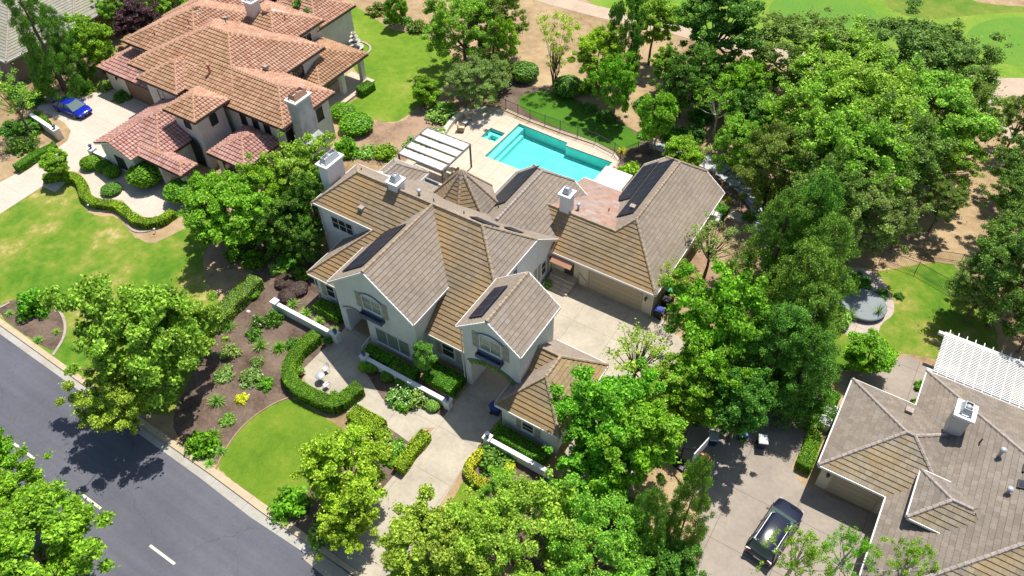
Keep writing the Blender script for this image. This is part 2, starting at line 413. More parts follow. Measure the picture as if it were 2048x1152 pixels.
# ------------------------------------------------------------------ facade parts
def wbox(mb, axis, c, sg, u0, u1, z0, z1, d0, d1, mi=0):
    a, b = sorted((c+sg*d0, c+sg*d1))
    if axis == 'y': mb.box(u0, u1, a, b, z0, z1, mi)
    else: mb.box(a, b, u0, u1, z0, z1, mi)
def window(parent, axis, c, sg, u0, u1, z0, z1, nx=2, nz=2, shutters=0, hood=False, box=False, gm='glass', fm='white', fr=.07, arch=False):
    u0, u1 = sorted((u0, u1)); z0, z1 = sorted((z0, z1))
    f = MB()
    for a, b, e, g in ((u0, u0+fr, z0, z1), (u1-fr, u1, z0, z1), (u0, u1, z0, z0+fr), (u0, u1, z1-fr, z1)):
        if a == u0 and b == u1: a, b = a+fr, b-fr
        wbox(f, axis, c, sg, a, b, e, g, -.02, .07)
    for i in range(1, nx):
        x = u0+(u1-u0)*i/nx; wbox(f, axis, c, sg, x-.028, x+.028, z0+fr, z1-fr, -.02, .055)
    for i in range(1, nz):
        z = z0+(z1-z0)*i/nz; wbox(f, axis, c, sg, u0+fr, u1-fr, z-.02, z+.02, -.02, .045)
    wbox(f, axis, c, sg, u0-.06, u1+.06, z0-.08, z0-.002, -.02, .11)
    o = f.build('window', M[fm], parent)
    g = MB(); wbox(g, axis, c, sg, u0+fr*.5, u1-fr*.5, z0+fr*.5, z1-fr*.5, -.02, .02); g.build('pane', M[gm], o)
    if shutters:
        sw = shutters
        for a in ((u0-.08-sw, u0-.08), (u1+.08, u1+.08+sw)):
            s = MB()
            for k in range(3):
                x = a[0]+(a[1]-a[0])*k/3; wbox(s, axis, c, sg, x+.008, x+(a[1]-a[0])/3-.008, z0-.1, z1+.15, 0, .045)
            for zz in (z0+.15, (z0+z1)/2, z1-.15): wbox(s, axis, c, sg, a[0], a[1], zz-.04, zz+.04, .046, .07)
            s.build('shutter', M['shutter'], parent)
    if hood:
        h = MB(); um = (u0+u1)/2; n = 10; R_ = (u1-u0)/2+.2
        for k in range(n):
            a, b = [(-R_+2*R_*q/n) for q in (k, k+1)]
            za, zb = [z1+.04+.40*(1-(q/R_)**2) for q in (a, b)]
            for (p, q, m_) in ((0, .12, 0),):
                if axis == 'y':
                    y0 = c+sg*p; y1 = c+sg*q
                    h.mesh([(um+a,y0,za),(um+b,y0,zb),(um+b,y1,zb),(um+a,y1,za),(um+a,y0,za+.05),(um+b,y0,zb+.05),(um+b,y1,zb+.05),(um+a,y1,za+.05)],
                           [(0,3,2,1),(4,5,6,7),(0,1,5,4),(1,2,6,5),(2,3,7,6),(3,0,4,7)])
        h.build('window_hood', M['hood'], parent, recalc=True)
    if box:
        b = MB(); wbox(b, axis, c, sg, u0-.15, u1+.15, z0-.62, z0-.10, .10, .16); wbox(b, axis, c, sg, u0-.15, u1+.15, z0-.66, z0-.62, 0, .50)
        wbox(b, axis, c, sg, u0-.15, u1+.15, z0-.619, z0-.3, .44, .50)
        wbox(b, axis, c, sg, u0-.15, u0-.10, z0-.619, z0-.3, 0, .439); wbox(b, axis, c, sg, u1+.10, u1+.15, z0-.619, z0-.3, 0, .439)
        for q in (u0+.2, (u0+u1)/2, u1-.2): wbox(b, axis, c, sg, q-.05, q+.05, z0-.85, z0-.661, 0, .35)
        b.build('window_box', M['slate'], parent)
    return o
def garage_door(parent, axis, c, sg, u0, u1, z1, mat='garage', rec=.12):
    d = MB(); n = 4; nx = 8
    for k in range(n):
        wbox(d, axis, c, sg, u0, u1, z1*k/n+.008, z1*(k+1)/n-.008, -.05, .03)
        for i in range(nx):
            a = u0+(u1-u0)*(i+.12)/nx; b = u0+(u1-u0)*(i+.88)/nx
            wbox(d, axis, c, sg, a, b, z1*(k+.22)/n, z1*(k+.78)/n, .0301, .045)
    o = d.build('garage_door', M[mat], parent)
    f = MB(); wbox(f, axis, c, sg, u0-.14, u0-.01, 0, z1, 0, .07); wbox(f, axis, c, sg, u1+.01, u1+.14, 0, z1, 0, .07); wbox(f, axis, c, sg, u0-.14, u1+.14, z1+.01, z1+.16, 0, .07)
    f.build('door_frame', M[mat], o); return o
def lantern(parent, axis, c, sg, u, z):
    b = MB()
    if axis == 'y': x, y = u, c+sg*.22
    else: x, y = c+sg*.22, u
    b.lathe((x, y, z), [(.03,-.22),(.08,-.15),(.11,.12),(.14,.13),(.05,.24),(.01,.30)], 8)
    wbox(b, axis, c, sg, u-.03, u+.03, z+.02, z+.08, 0, .2)
    return b.build('wall_lantern', M['darkmetal'], parent)
def chimney(parent, x0, x1, y0, y1, z0, z1, mat='stuccoW', taper=None, shroud='metal'):
    b = MB(); b.box(x0, x1, y0, y1, z0, z1-.18)
    if taper:
        tx0, tx1, ty0, ty1, tz = taper
        v = [(tx0,ty0,0),(tx1,ty0,0),(tx1,ty1,0),(tx0,ty1,0),(tx0,ty0,tz),(tx1,ty0,tz),(tx1,ty1,tz),(tx0,ty1,tz),(x0,y0,tz+.9),(x1,y0,tz+.9),(x1,y1,tz+.9),(x0,y1,tz+.9)]
        b.mesh(v, [(0,1,5,4),(1,2,6,5),(2,3,7,6),(3,0,4,7),(4,5,9,8),(5,6,10,9),(6,7,11,10),(7,4,8,11)])
    o = b.build('chimney', M[mat], parent)
    c = MB(); c.box(x0-.16, x1+.16, y0-.16, y1+.16, z1-.18, z1); c.build('chimney_cap', M['white'], o)
    s = MB(); a, d = .12, .10; h = .55
    X0, X1, Y0, Y1 = x0+a, x1-a, y0+a, y1-a
    X2, X3, Y2, Y3 = X0+.14, X1-.14, Y0+.14, Y1-.14
    def wall(p, q, r_, t_): s.mesh([p, q, r_, t_], [(0,1,2,3)])
    lo = [(X0,Y0,z1+.08),(X1,Y0,z1+.08),(X1,Y1,z1+.08),(X0,Y1,z1+.08)]; hi = [(X2,Y2,z1+h),(X3,Y2,z1+h),(X3,Y3,z1+h),(X2,Y3,z1+h)]
    li = [(X0+.03,Y0+.03,z1+.08),(X1-.03,Y0+.03,z1+.08),(X1-.03,Y1-.03,z1+.08),(X0+.03,Y1-.03,z1+.08)]; hi2 = [(X2+.03,Y2+.03,z1+h),(X3-.03,Y2+.03,z1+h),(X3-.03,Y3-.03,z1+h),(X2+.03,Y3-.03,z1+h)]
    for i in range(4):
        j = (i+1) % 4; wall(lo[i], lo[j], hi[j], hi[i]); wall(li[j], li[i], hi2[i], hi2[j]); wall(hi[i], hi[j], hi2[j], hi2[i]); wall(lo[j], lo[i], li[i], li[j])
    for cx_, cy_ in ((X0,Y0),(X1,Y0),(X1,Y1),(X0,Y1)): s.box(cx_-.03, cx_+.03, cy_-.03, cy_+.03, z1, z1+.08)
    cx, cy = (x0+x1)/2, (y0+y1)/2
    s.lathe((cx, cy, z1), [(.11,0),(.11,.42),(.2,.42),(.2,.47),(.03,.56),(0,.56)], 10)
    s.build('chimney_shroud', M[shroud], o); return o
def solar_array(parent, axis, c0, z0, s, u0, u1, v0, v1, lift=.2):
    """rectangle on a roof plane; u along the eave, v = plan distance c from..to"""
    L = math.sqrt(1+s*s); n = Vector((-s/L, 0, 1/L)) if axis == 'x' else Vector((0, -s/L, 1/L))
    def W(u, c, h):
        z = z0+s*(c-c0); p = Vector((c, u, z)) if axis == 'x' else Vector((u, c, z)); return p+n*h
    b = MB(); q = [(u0, v0), (u1, v0), (u1, v1), (u0, v1)]
    if (Vector(W(*q[1],0))-W(*q[0],0)).cross(W(*q[2],0)-W(*q[1],0)).dot(n) < 0: q = q[::-1]
    t = [W(*p, lift) for p in q]; bt = [W(*p, lift-.05) for p in q]
    b.face(t, 0, [(p[0], p[1]*L) for p in q]); b.face(bt[::-1], 1)
    for i in range(4): b.face([bt[i], bt[(i+1) % 4], t[(i+1) % 4], t[i]], 1)
    o = b.build('solar_array', [M['solar'], M['iron']], parent)
    r = MB(); m = max(2, int(abs(u1-u0)/1.2))
    for i in range(m+1):
        u = u0+.1+(u1-u0-.2)*i/m
        for c in (v0+.12*(1 if v1 > v0 else -1), v1-.12*(1 if v1 > v0 else -1)): r.beam(W(u, c, .03), W(u, c, lift-.05), .06, .06)
    r.build('mounting_feet', M['metal'], o); return o
def roof(parent, faces, mats, capslist=(), trims=(), mats_caps='capG', **kw):
    """faces: (mi, axis, c0, z0, s, polys); one roof mesh, ridge caps and fascia as its children"""
    b = MB()
    for f in faces:
        mi, axis, c0, z0, s, polys = f; rface(b, axis, c0, z0, s, polys, mi=mi, trim=len(mats), **kw)
    o = b.build('roof', [M[m] for m in mats]+[M['white']], parent)
    if capslist:
        for p, q in capslist: c = MB(); caps(c, p, q); c.build('ridge_cap', M[mats_caps], o)
    if trims:
        for p, q in trims: t = MB(); t.beam(p, q, .13, .2); t.build('gutter', M['white'], o)
    return o
def vent(parent, x, y, z, kind='pipe'):
    b = MB()
    if kind == 'pipe': b.lathe((x, y, z-.3), [(.05,0),(.05,.65),(.0,.65)], 8); return b.build('vent_pipe', M['darkmetal'], parent)
    if kind == 'flue': b.lathe((x, y, z-.3), [(.11,0),(.11,.8),(.19,.8),(.19,.95),(.02,1.02),(0,1.02)], 10); return b.build('flue', M['metal'], parent)
    if kind == 'copperflue': b.lathe((x, y, z-.3), [(.13,0),(.13,.9),(.2,.9),(.2,1.05),(.02,1.12),(0,1.12)], 10); return b.build('flue', M['copper'], parent)
    b.box(x-.25, x+.25, y-.22, y+.22, z-.1, z+.28); return b.build('roof_vent', M['capG'], parent)
def hiproof(x0, x1, y0, y1, ze, s, ridge='x', mf=0, mx=1, mb_=1, inset=None):
    """faces, caps and eave trims of a hip roof; front (-Y) faces take material mf"""
    if ridge == 'x': h = (y1-y0)/2; rx0, rx1, ry0, ry1 = x0+h, x1-h, y0+h, y0+h
    else: h = (x1-x0)/2; rx0, rx1, ry0, ry1 = x0+h, x0+h, y0+h, y1-h
    zr = ze+s*h
    F = [(mf, 'y', y0, ze, s, [(x0,y0),(x1,y0),(rx1,ry0),(rx0,ry0)]), (mx, 'x', x1, ze, -s, [(x1,y0),(x1,y1),(rx1,ry1),(rx1,ry0)]),
         (mb_, 'y', y1, ze, -s, [(x1,y1),(x0,y1),(rx0,ry1),(rx1,ry1)]), (mx, 'x', x0, ze, s, [(x0,y1),(x0,y0),(rx0,ry0),(rx0,ry1)])]
    def dd(pl):
        o = []
        for p in pl:
            if not o or (abs(p[0]-o[-1][0])+abs(p[1]-o[-1][1])) > 1e-4: o.append(p)
        return o
    F = [(a, b, c, d, e, dd(f)) for a, b, c, d, e, f in F]
    Cp = [((x0,y0,ze), (rx0,ry0,zr)), ((x1,y0,ze), (rx1,ry0,zr)), ((x1,y1,ze), (rx1,ry1,zr)), ((x0,y1,ze), (rx0,ry1,zr))]
    if abs(rx0-rx1)+abs(ry0-ry1) > .05: Cp.append(((rx0,ry0,zr), (rx1,ry1,zr)))
    zt = ze-.05
    T = [((x0,y0-.06,zt), (x1,y0-.06,zt)), ((x1+.06,y0,zt), (x1+.06,y1,zt)), ((x1,y1+.06,zt), (x0,y1+.06,zt)), ((x0-.06,y1,zt), (x0-.06,y0,zt))]
    return F, Cp, T

# ================================================================== MAIN HOUSE
H1 = empty('white_stucco_house', (-2, -3, 0), 'large white stucco house with brown grey tile roofs, shuttered arched gables and solar panels', 'house')
S = .81
zF = lambda y: 3.2+S*(y+9.95)
# walls ------------------------------------------------------------
for (x, y, z) in ((-16.0,-5.42,6.4), (-1.62,-11.2,5.5), (2.25,-10.5,6.8), (7.35,-10.5,6.8), (11.55,-12.3,2.6), (11.7,3.35,2.8), (-13.7,-9.7,3.0), (11.6,17.6,2.8)):
    b = MB(); b.tube([(x,y,.1),(x,y,z)], .05, 6); b.build('downpipe', M['white'], H1)
b = MB(); b.box(-16.05, 1.95, -5.3, .05, 0, 6.55); b.build('wall', M['stuccoW'], H1)
b = MB(); b.box(-13.6, 2.6, -9.6, -5.32, 0, 3.15); b.build('wall', M['stuccoW'], H1)
b = MB(); b.slab([(.05,0),(4.8,0),(4.8,2.8),(.4,6.3),(.05,6.3)], 'x', -16.0, 1.95); b.build('wall', M['stuccoW'], H1)
# big gable with arched entry
zg, xr1 = 5.77, -5.67
def archpts(xa, xb, zs, rise, n=10):
    return [(xa+(xb-xa)*i/n, zs+rise*(1-(2*i/n-1)**2)) for i in range(n+1)]
out = [(-9.6,0),(-8.95,0)]+[(-8.95,2.75)]+archpts(-8.95,-6.75,2.75,.5)[1:-1]+[(-6.75,2.75),(-6.75,0),(-1.75,0),(-1.75,5.62),(xr1,8.85),(-9.6,5.62)]
b = MB(); b.slab(out, 'y', -11.1, -10.75); b.build('wall', M['stuccoW'], H1)
b = MB(); b.box(-6.75,-1.75,-10.748,-9.0,0,5.6); b.box(-9.6,-6.752,-8.9,-6.0,0,5.6); b.box(-9.6,-6.752,-10.748,-8.902,3.3,5.6); b.box(-9.6,-9.02,-10.748,-8.902,0,3.298)
b.box(-6.75,-1.75,-8.998,-5.32,0,5.6); b.build('wall', M['stuccoW'], H1)
b = MB(); wbox(b, 'y', -8.9, -1, -8.5, -7.5, 0, 2.3, 0, .06); dr = b.build('front_door', M['darkmetal'], H1)
b = MB(); b.lathe((-7.62,-9.0,1.05), [(0,-.04),(.04,0),(0,.04)], 8); b.build('handle', M['metal'], dr)
# second gable over the drive
x20, x21, xr2, z2 = 2.1, 7.5, 4.8, 7.05
def g2o():
    return [(x20+.25,0),(2.85,0),(2.85,3.1)]+archpts(2.85,6.75,3.1,.75)[1:-1]+[(6.75,3.1),(6.75,0),(x21-.25,0),(x21-.25,z2-.15),(xr2,9.0),(x20+.25,z2-.15)]
b = MB(); b.slab(g2o(), 'y', -10.4, -10.0); b.slab(g2o(), 'y', -5.9, -5.5)
b.box(x20+.25,2.84,-9.998,-5.902,0,6.85); b.box(6.76,x21-.25,-9.998,-5.902,0,6.85); b.box(2.842,6.758,-9.998,-5.902,3.9,6.85)
b.build('wall', M['stuccoW'], H1)
# small front wing, garage wing, back wings, turret
b = MB(); b.box(6.8, 11.5, -12.2, -5.4, 0, 2.75); b.build('wall', M['stuccoW'], H1)
b = MB(); b.box(2.0, 11.6, 3.45, 8, 0, 2.95); b.box(4.1, 11.45, 8.002, 17.7, 0, 2.95); b.box(-.2, 4.098, 8.002, 12.9, 0, 2.9)
b.build('wall', M['stuccoC'], H1)
b = MB(); b.slab([(4.1,2.9),(11.45,2.9),(9.6,4.5),(5.9,4.5)], 'y', 17.5, 17.7); b.build('gable_wall', M['stuccoC'], H1)
b = MB(); b.box(-5.5, 1.9, 2.0, 9.8, 0, 3.4); b.slab([(-5.5,3.38),(1.9,3.38),(.2,4.9),(-3.6,4.9)], 'y', 9.5, 9.8); b.build('wall', M['stuccoW'], H1)
b = MB(); b.box(-16.9,-13.4,0.1,5.7,0,3.1); b.build('wall', M['stuccoW'], H1)
TC = (-6.6, 2.7); TR = 2.95
oct_ = [(TC[0]+(TR-.3)*math.cos(R(22.5+45*k)), TC[1]+(TR-.3)*math.sin(R(22.5+45*k))) for k in range(8)]
b = MB(); b.prism(oct_, 0, 5.25); b.build('turret_wall', M['stuccoW'], H1)
# roofs -------------------------------------------------------------
yr, zr = -2.65, zF(-2.65)
faces = [(0,'y',-9.95,3.2,S,[[(-14,-9.95),(2.3,-9.95),(2.3,-5.9),(2.25,-5.6),(-9.65,-5.6)],[(-16.35,-5.6),(2.05,-5.6),(-.9,-2.65),(-13.4,-2.65)]]),
         (1,'x',-16.35,6.72,S,[(-16.35,-5.6),(-13.4,-2.65),(-16.35,.3)]),
         (1,'y',.3,6.72,-S,[[(-16.35,.3),(-13.4,-2.65),(-.9,-2.65),(2.15,.4),(2.15,.3)],[(-12.8,.3),(2.15,.3),(2.15,4.9),(-12.8,4.9)]]),
         (1,'x',2.2,6.6,-S,[(2.2,-5.75),(2.2,.45),(-.9,-2.65)]),
         (1,'x',-14,3.2,S,[(-14,-9.95),(-9.7,-5.6),(-9.75,-5.2),(-14,-5.2)])]
cp = [((-13.4,yr,zr),(-.9,yr,zr)), ((-16.35,-5.6,6.72),(-13.4,yr,zr)), ((-16.35,.3,6.72),(-13.4,yr,zr)), ((-.9,yr,zr),(2.2,.42,6.6)), ((-.9,yr,zr),(2.2,-5.75,6.6)), ((-14,-9.95,3.2),(-9.7,-5.6,6.7))]
tr = [((-16.35,-5.66,6.68),(-9.7,-5.66,6.68)), ((-16.42,-5.6,6.68),(-16.42,.3,6.68)), ((-16.35,.36,6.68),(-12.8,.36,6.68)), ((-14,-10.01,3.16),(-9.9,-10.01,3.16)), ((-1.4,-10.01,3.16),(2.3,-10.01,3.16)),
      ((2.26,-5.3,6.56),(2.26,.4,6.56)), ((2.26,.4,6.6),(2.26,4.9,2.95)), ((-14.06,-9.95,3.16),(-14.06,-5.2,3.16))]
roof(H1, faces, ['tileF','tileG'], cp, tr, 'capF')
g = S
rr = roof(H1, [(1,'x',-1.48,5.706,-S,[(xr1,-11.4),(-1.48,-11.4),(-1.48,-6.80),(xr1,-2.70)]), (1,'x',-9.86,5.706,S,[(-9.86,-11.4),(xr1,-11.4),(xr1,-2.70),(-9.86,-6.80)])],
     ['tileF','tileG'], [((xr1,-11.4,9.1),(xr1,-2.7,9.1))], [((-9.86,-11.43,5.66),(xr1,-11.43,9.05)), ((xr1,-11.43,9.05),(-1.48,-11.43,5.66)), ((-1.42,-11.4,5.66),(-1.42,-6.9,5.66)), ((-9.92,-11.4,5.66),(-9.92,-6.9,5.66))], 'capF')
roof(H1, [(1,'x',x21,z2,-S,[(xr2,-10.7),(x21,-10.7),(x21,-5.2),(xr2,-5.2)]), (1,'x',x20,z2,S,[(x20,-10.7),(xr2,-10.7),(xr2,-5.2),(x20,-5.2)])],
     ['tileF','tileG'], [((xr2,-10.7,9.237),(xr2,-5.2,9.237))],
     [((x20,-10.73,z2-.05),(xr2,-10.73,9.19)), ((xr2,-10.73,9.19),(x21,-10.73,z2-.05)), ((x20,-5.17,z2-.05),(xr2,-5.17,9.19)), ((xr2,-5.17,9.19),(x21,-5.17,z2-.05)), ((x21+.06,-10.7,z2-.05),(x21+.06,-5.2,z2-.05)), ((x20-.06,-10.7,z2-.05),(x20-.06,-5.2,z2-.05))], 'capF')
# small front wing
e = 2.8; zw = e+S*2.67
roof(H1, [(1,'x',6.46,e,S,[(6.46,-12.5),(9.13,-9.83),(9.13,-7.77),(6.46,-10.44)]), (0,'y',-12.5,e,S,[(6.46,-12.5),(11.8,-12.5),(9.13,-9.83)]),
          (0,'x',11.8,e,-S,[(11.8,-12.5),(11.8,-5.1),(9.13,-7.77),(9.13,-9.83)]), (1,'y',-5.1,e,-S,[(11.8,-5.1),(7.2,-5.1),(7.2,-7.77),(9.13,-7.77)]),
          (0,'y',-7.77,zw,S,[(7.2,-7.77),(9.13,-7.77),(7.2,-9.70)])],
     ['tileF','tileG'], [((6.46,-12.5,e),(9.13,-9.83,zw)), ((11.8,-12.5,e),(9.13,-9.83,zw)), ((9.13,-9.83,zw),(9.13,-7.77,zw)), ((11.8,-5.1,e),(9.13,-7.77,zw)), ((7.25,-7.77,zw),(9.13,-7.77,zw))],
     [((6.46,-12.56,e-.04),(11.8,-12.56,e-.04)), ((6.4,-12.5,e-.04),(6.4,-10.4,e-.04)), ((11.86,-12.5,e-.04),(11.86,-5.1,e-.04)), ((7.3,-5.04,e-.04),(11.8,-5.04,e-.04))], 'capF')
# garage wing
zB = 3+S*4.03; zGr = 3+S*2.8
roof(H1, [(0,'y',3.1,3.0,S,[(2.2,3.1),(11.9,3.1),(7.87,7.13),(6.64,5.9),(-.3,5.9),(-.3,5.3)]),
          (1,'x',11.9,3.0,-S,[(11.9,3.1),(11.9,18),(9.87,18),(7.87,16.0),(7.87,7.13)]),
          (1,'x',3.84,3.0,S,[(3.84,5.9),(6.64,5.9),(7.87,7.13),(7.87,16.0),(5.87,18),(3.84,18)]),
          (1,'y',18,4.64,-S,[(5.87,18),(9.87,18),(7.87,16.0)])],
     ['tileF','tileG'], [((-.1,5.9,zGr),(6.64,5.9,zGr)), ((6.64,5.9,zGr),(7.87,7.13,zB)), ((11.9,3.1,3),(7.87,7.13,zB)), ((7.87,7.13,zB),(7.87,16,zB)), ((7.87,16,zB),(9.87,18,4.64)), ((7.87,16,zB),(5.87,18,4.64))],
     [((2.2,3.04,2.96),(11.9,3.04,2.96)), ((11.96,3.1,2.96),(11.96,18,2.96)), ((11.9,18.03,2.96),(9.87,18.03,4.6)), ((3.84,18.03,2.96),(5.87,18.03,4.6)), ((5.87,18.05,4.6),(9.87,18.05,4.6))], 'capF')
roof(H1, [(0,'y',5.9,zGr,-.31,[(-.2,5.9),(7.4,5.9),(7.4,13.2),(-.2,13.2)])], ['tileR'], (), [((-.2,13.26,2.95),(4,13.26,2.95))], expo=.45, t=.015)
# back wing with clipped gable
zA = 6.77
roof(H1, [(1,'x',2.0,zA-S*3.74,-S,[[(-1.74,.4),(1.9,.4),(1.9,3.6),(-1.74,3.6)],[(-1.74,3.6),(2.0,3.6),(2.0,10.1),(.36,10.1),(-1.74,8.0)]]), (1,'x',-5.8,zA-S*4.06,S,[(-5.8,1.5),(-1.74,.4),(-1.74,8.0),(-3.84,10.1),(-5.8,10.1)]),
          (1,'y',10.1,zA-S*2.1,-S,[(-3.84,10.1),(.36,10.1),(-1.74,8.0)])],
     ['tileF','tileG'], [((-1.74,.6,zA),(-1.74,8,zA)), ((-1.74,8,zA),(.36,10.1,zA-S*2.1)), ((-1.74,8,zA),(-3.84,10.1,zA-S*2.1))],
     [((-5.86,1.5,3.44),(-5.86,10.1,3.44)), ((.36,10.13,5.03),(2,10.13,3.7)), ((-3.84,10.13,5.03),(-5.8,10.13,3.44))], 'capG')
# turret
b = MB(); zc, za = 5.3, 8.45; CL = []
ov = [(TC[0]+TR*math.cos(R(22.5+45*k)), TC[1]+TR*math.sin(R(22.5+45*k))) for k in range(8)]
for k in range(8):
    p, q = Vector(ov[k]), Vector(ov[(k+1) % 8]); m = (p+q)/2; cx = Vector(TC); up = (cx-m); Lp = up.length; rise = za-zc; Ls = math.hypot(Lp, rise); n_ = int(Ls/.35)+1
    nrm = (Vector((-up.x, -up.y, 0)).normalized()*rise+Vector((0, 0, Lp))).normalized()
    for j in range(n_):
        f0, f1 = j*.35/Ls, min(1, (j+1)*.35/Ls)
        a0, b0 = p.lerp(cx, f0), q.lerp(cx, f0); a1, b1 = p.lerp(cx, f1), q.lerp(cx, f1); z0_, z1_ = zc+rise*f0, zc+rise*f1
        A = Vector((*a0, z0_)); B_ = Vector((*b0, z0_)); C_ = Vector((*b1, z1_)); D_ = Vector((*a1, z1_)); t0, t1 = nrm*.08, nrm*.04; uo = k*7.3
        mi_ = 0 if k in (4, 5, 6) else 1
        b.face([A+t0, B_+t0, C_+t1, D_+t1], mi_, [(uo, j*.35+.01), (uo+(b0-a0).length, j*.35+.01), (uo+(b1-a1).length, j*.35+.34), (uo, j*.35+.34)])
        b.face([A, B_, B_+t0, A+t0], mi_)
    CL.append(((*p, zc), (*cx, za)))
b.prism(ov, zc-.14, zc-.02, 2)
tr_ = b.build('turret_roof', [M['tileF'], M['tileG'], M['white']], H1); 
for p, q in CL: c_ = MB(); caps(c_, p, q); c_.build('ridge_cap', M['capF'], tr_)
b = MB(); b.lathe((TC[0], TC[1], za), [(.5,-.42),(.3,-.15),(0,.16)], 8, smooth=False); b.build('finial_cap', M['metal'], tr_)
F_, C_, T_ = hiproof(-17.2, -13.15, -1.0, 6.0, 3.2, S, 'y', 1)
roof(H1, F_, ['tileF','tileG'], C_, T_, 'capG')
# chimneys, solar, vents -------------------------------------------------
chimney(H1, -17.35, -16.35, -3.3, -1.3, 0, 8.9)
chimney(H1, -9.95, -9.05, -2.9, -1.9, 6.5, 9.85)
chimney(H1, 1.3, 2.2, 5.75, 6.65, 3, 7.2)
solar_array(H1, 'x', -9.86, 5.706, S, -10.6, -5.2, -8.75, -6.3)
solar_array(H1, 'x', x20, z2, S, -10.1, -6.7, 2.9, 4.1)
solar_array(H1, 'x', -5.8, zA-S*4.06, S, 3.4, 9.2, -4.9, -2.6)
solar_array(H1, 'y', .3, 6.72, -S, -2.5, -.3, -2.2, -1.2); solar_array(H1, 'y', .3, 6.72, -S, -.25, 1.0, -.75, .25)
solar_array(H1, 'x', 3.84, 3.0, S, 8.2, 16.8, 5.75, 7.2)
solar_array(H1, 'x', 3.84, 3.0, S, 11.2, 17.2, 4.15, 5.6)
vent(H1, -11.6, -4.7, zF(-4.7), 'box'); vent(H1, 1.2, -2.2, 7.0, 'box'); vent(H1, 6.6, 9.2, 5.4, 'box')
vent(H1, -7.6, -1.9, 8.6, 'flue'); vent(H1, -6.3, -1.7, 8.4); vent(H1, -3.4, -1.6, 8.3); vent(H1, 2.5, 7.0, 5.0, 'flue'); vent(H1, 4.6, 8.8, 4.4)
vent(H1, -3.1, 2.9, 5.7); vent(H1, -14.2, -1.4, 8.1)
# windows -----------------------------------------------------------
def yw(px0, py0, px1, py1, y):
    a, z1 = PY(px0, py0, y); c, z0 = PY(px1, py1, y); return a, c, z0, z1
window(H1, 'y', -11.1, -1, -6.75, -4.85, 4.3, 5.8, 2, 2, .55, True, True, 'curtain')
window(H1, 'y', -11.1, -1, -6.0, -2.5, .55, 2.5, 3, 1, 0, False, False, 'curtain')
window(H1, 'y', -10.4, -1, 3.85, 5.75, 5.45, 6.95, 2, 2, .55, True, True, 'curtain')
window(H1, 'y', -9.6, -1, -.5, .75, .9, 2.6, 1, 2, .5)
window(H1, 'y', -9.6, -1, -12.6, -11.6, .9, 2.6, 1, 2, .5)
window(H1, 'y', -12.2, -1, 8.55, 9.6, .9, 2.25, 1, 3, .42)
a, c, z0, z1 = yw(665, 431, 700, 463, -5.3)
window(H1, 'y', -5.3, -1, -14.9, -12.5, 4.35, 5.75, 3, 2)
window(H1, 'y', -5.3, -1, -14.6, -13.7, 1.2, 2.5, 2, 2)
window(H1, 'x', 1.95, 1, -3.9, -2.2, 4.2, 5.7, 2, 2)
window(H1, 'x', 1.95, 1, -.6, .4, 1.0, 2.6, 1, 2, .45); window(H1, 'x', 1.95, 1, 1.6, 2.5, 1.0, 2.6, 1, 2, .4)
garage_door(H1, 'y', 3.45, -1, 5.75, 10.6, 2.25)
lantern(H1, 'y', 3.45, -1, 11.1, 1.9); lantern(H1, 'x', 1.95, 1, 2.95, 2.3)
b = MB(); wbox(b, 'y', 3.45, -1, 3.3, 4.2, .75, 2.75, 0, .05); b.build('side_door', M['darkmetal'], H1)
b = MB(); b.mesh([(2.3,3.44,3.0),(4.35,3.44,3.0),(4.35,2.45,2.45),(2.3,2.45,2.45),(2.3,3.44,2.94),(4.35,3.44,2.94),(4.35,2.45,2.39),(2.3,2.45,2.39)], [(0,3,2,1),(4,5,6,7),(0,1,5,4),(1,2,6,5),(2,3,7,6),(3,0,4,7)])
b.build('door_awning', M['copper'], H1, recalc=True)
# side steps and rail
b = MB()
for k in range(4): b.box(2.3, 4.6+.02*k-.0, 3.44-.45-.35*(4-k), 3.44-.35*(3-k)-(.0 if k == 3 else .002), 0, .18*(k+1))
b.build('steps', M['concW'], H1)
b = MB(); b.beam((4.75,3.35,1.55),(5.5,3.35,.85),.05,.05); b.beam((4.75,3.35,.0),(4.75,3.35,1.55),.04,.04); b.beam((5.5,3.35,0),(5.5,3.35,.85),.04,.04); b.build('handrail', M['shutter'], H1)
b = MB(); b.beam((-6.6,-11.7,.0),(-6.6,-11.7,.9),.04,.04); b.beam((-6.6,-11.0,1.0),(-6.6,-12.4,.75),.05,.05); b.beam((-6.6,-12.4,0),(-6.6,-12.4,.75),.04,.04); b.build('entry_rail', M['white'], H1)
b = MB(); wbox(b, 'y', -11.1, -1, -6.55, -6.15, 3.0, 3.15, 0, .03); b.build('house_number_plaque', M['slate'], H1)
for xx, za_ in ((2.62, 0),):
    pass
for (xa, xb, zs, rise, yy) in ((-8.95,-6.75,2.75,.5,-11.1), (2.85,6.75,3.1,.75,-10.4)):
    b = MB(); A_ = archpts(xa-.25, xb+.25, zs+.18, rise+.05, 12)
    for (p, q) in zip(A_, A_[1:]): b.beam((p[0],yy-.05,p[1]),(q[0],yy-.05,q[1]),.12,.06)
    b.build('arch_hood', M['hood'], H1)

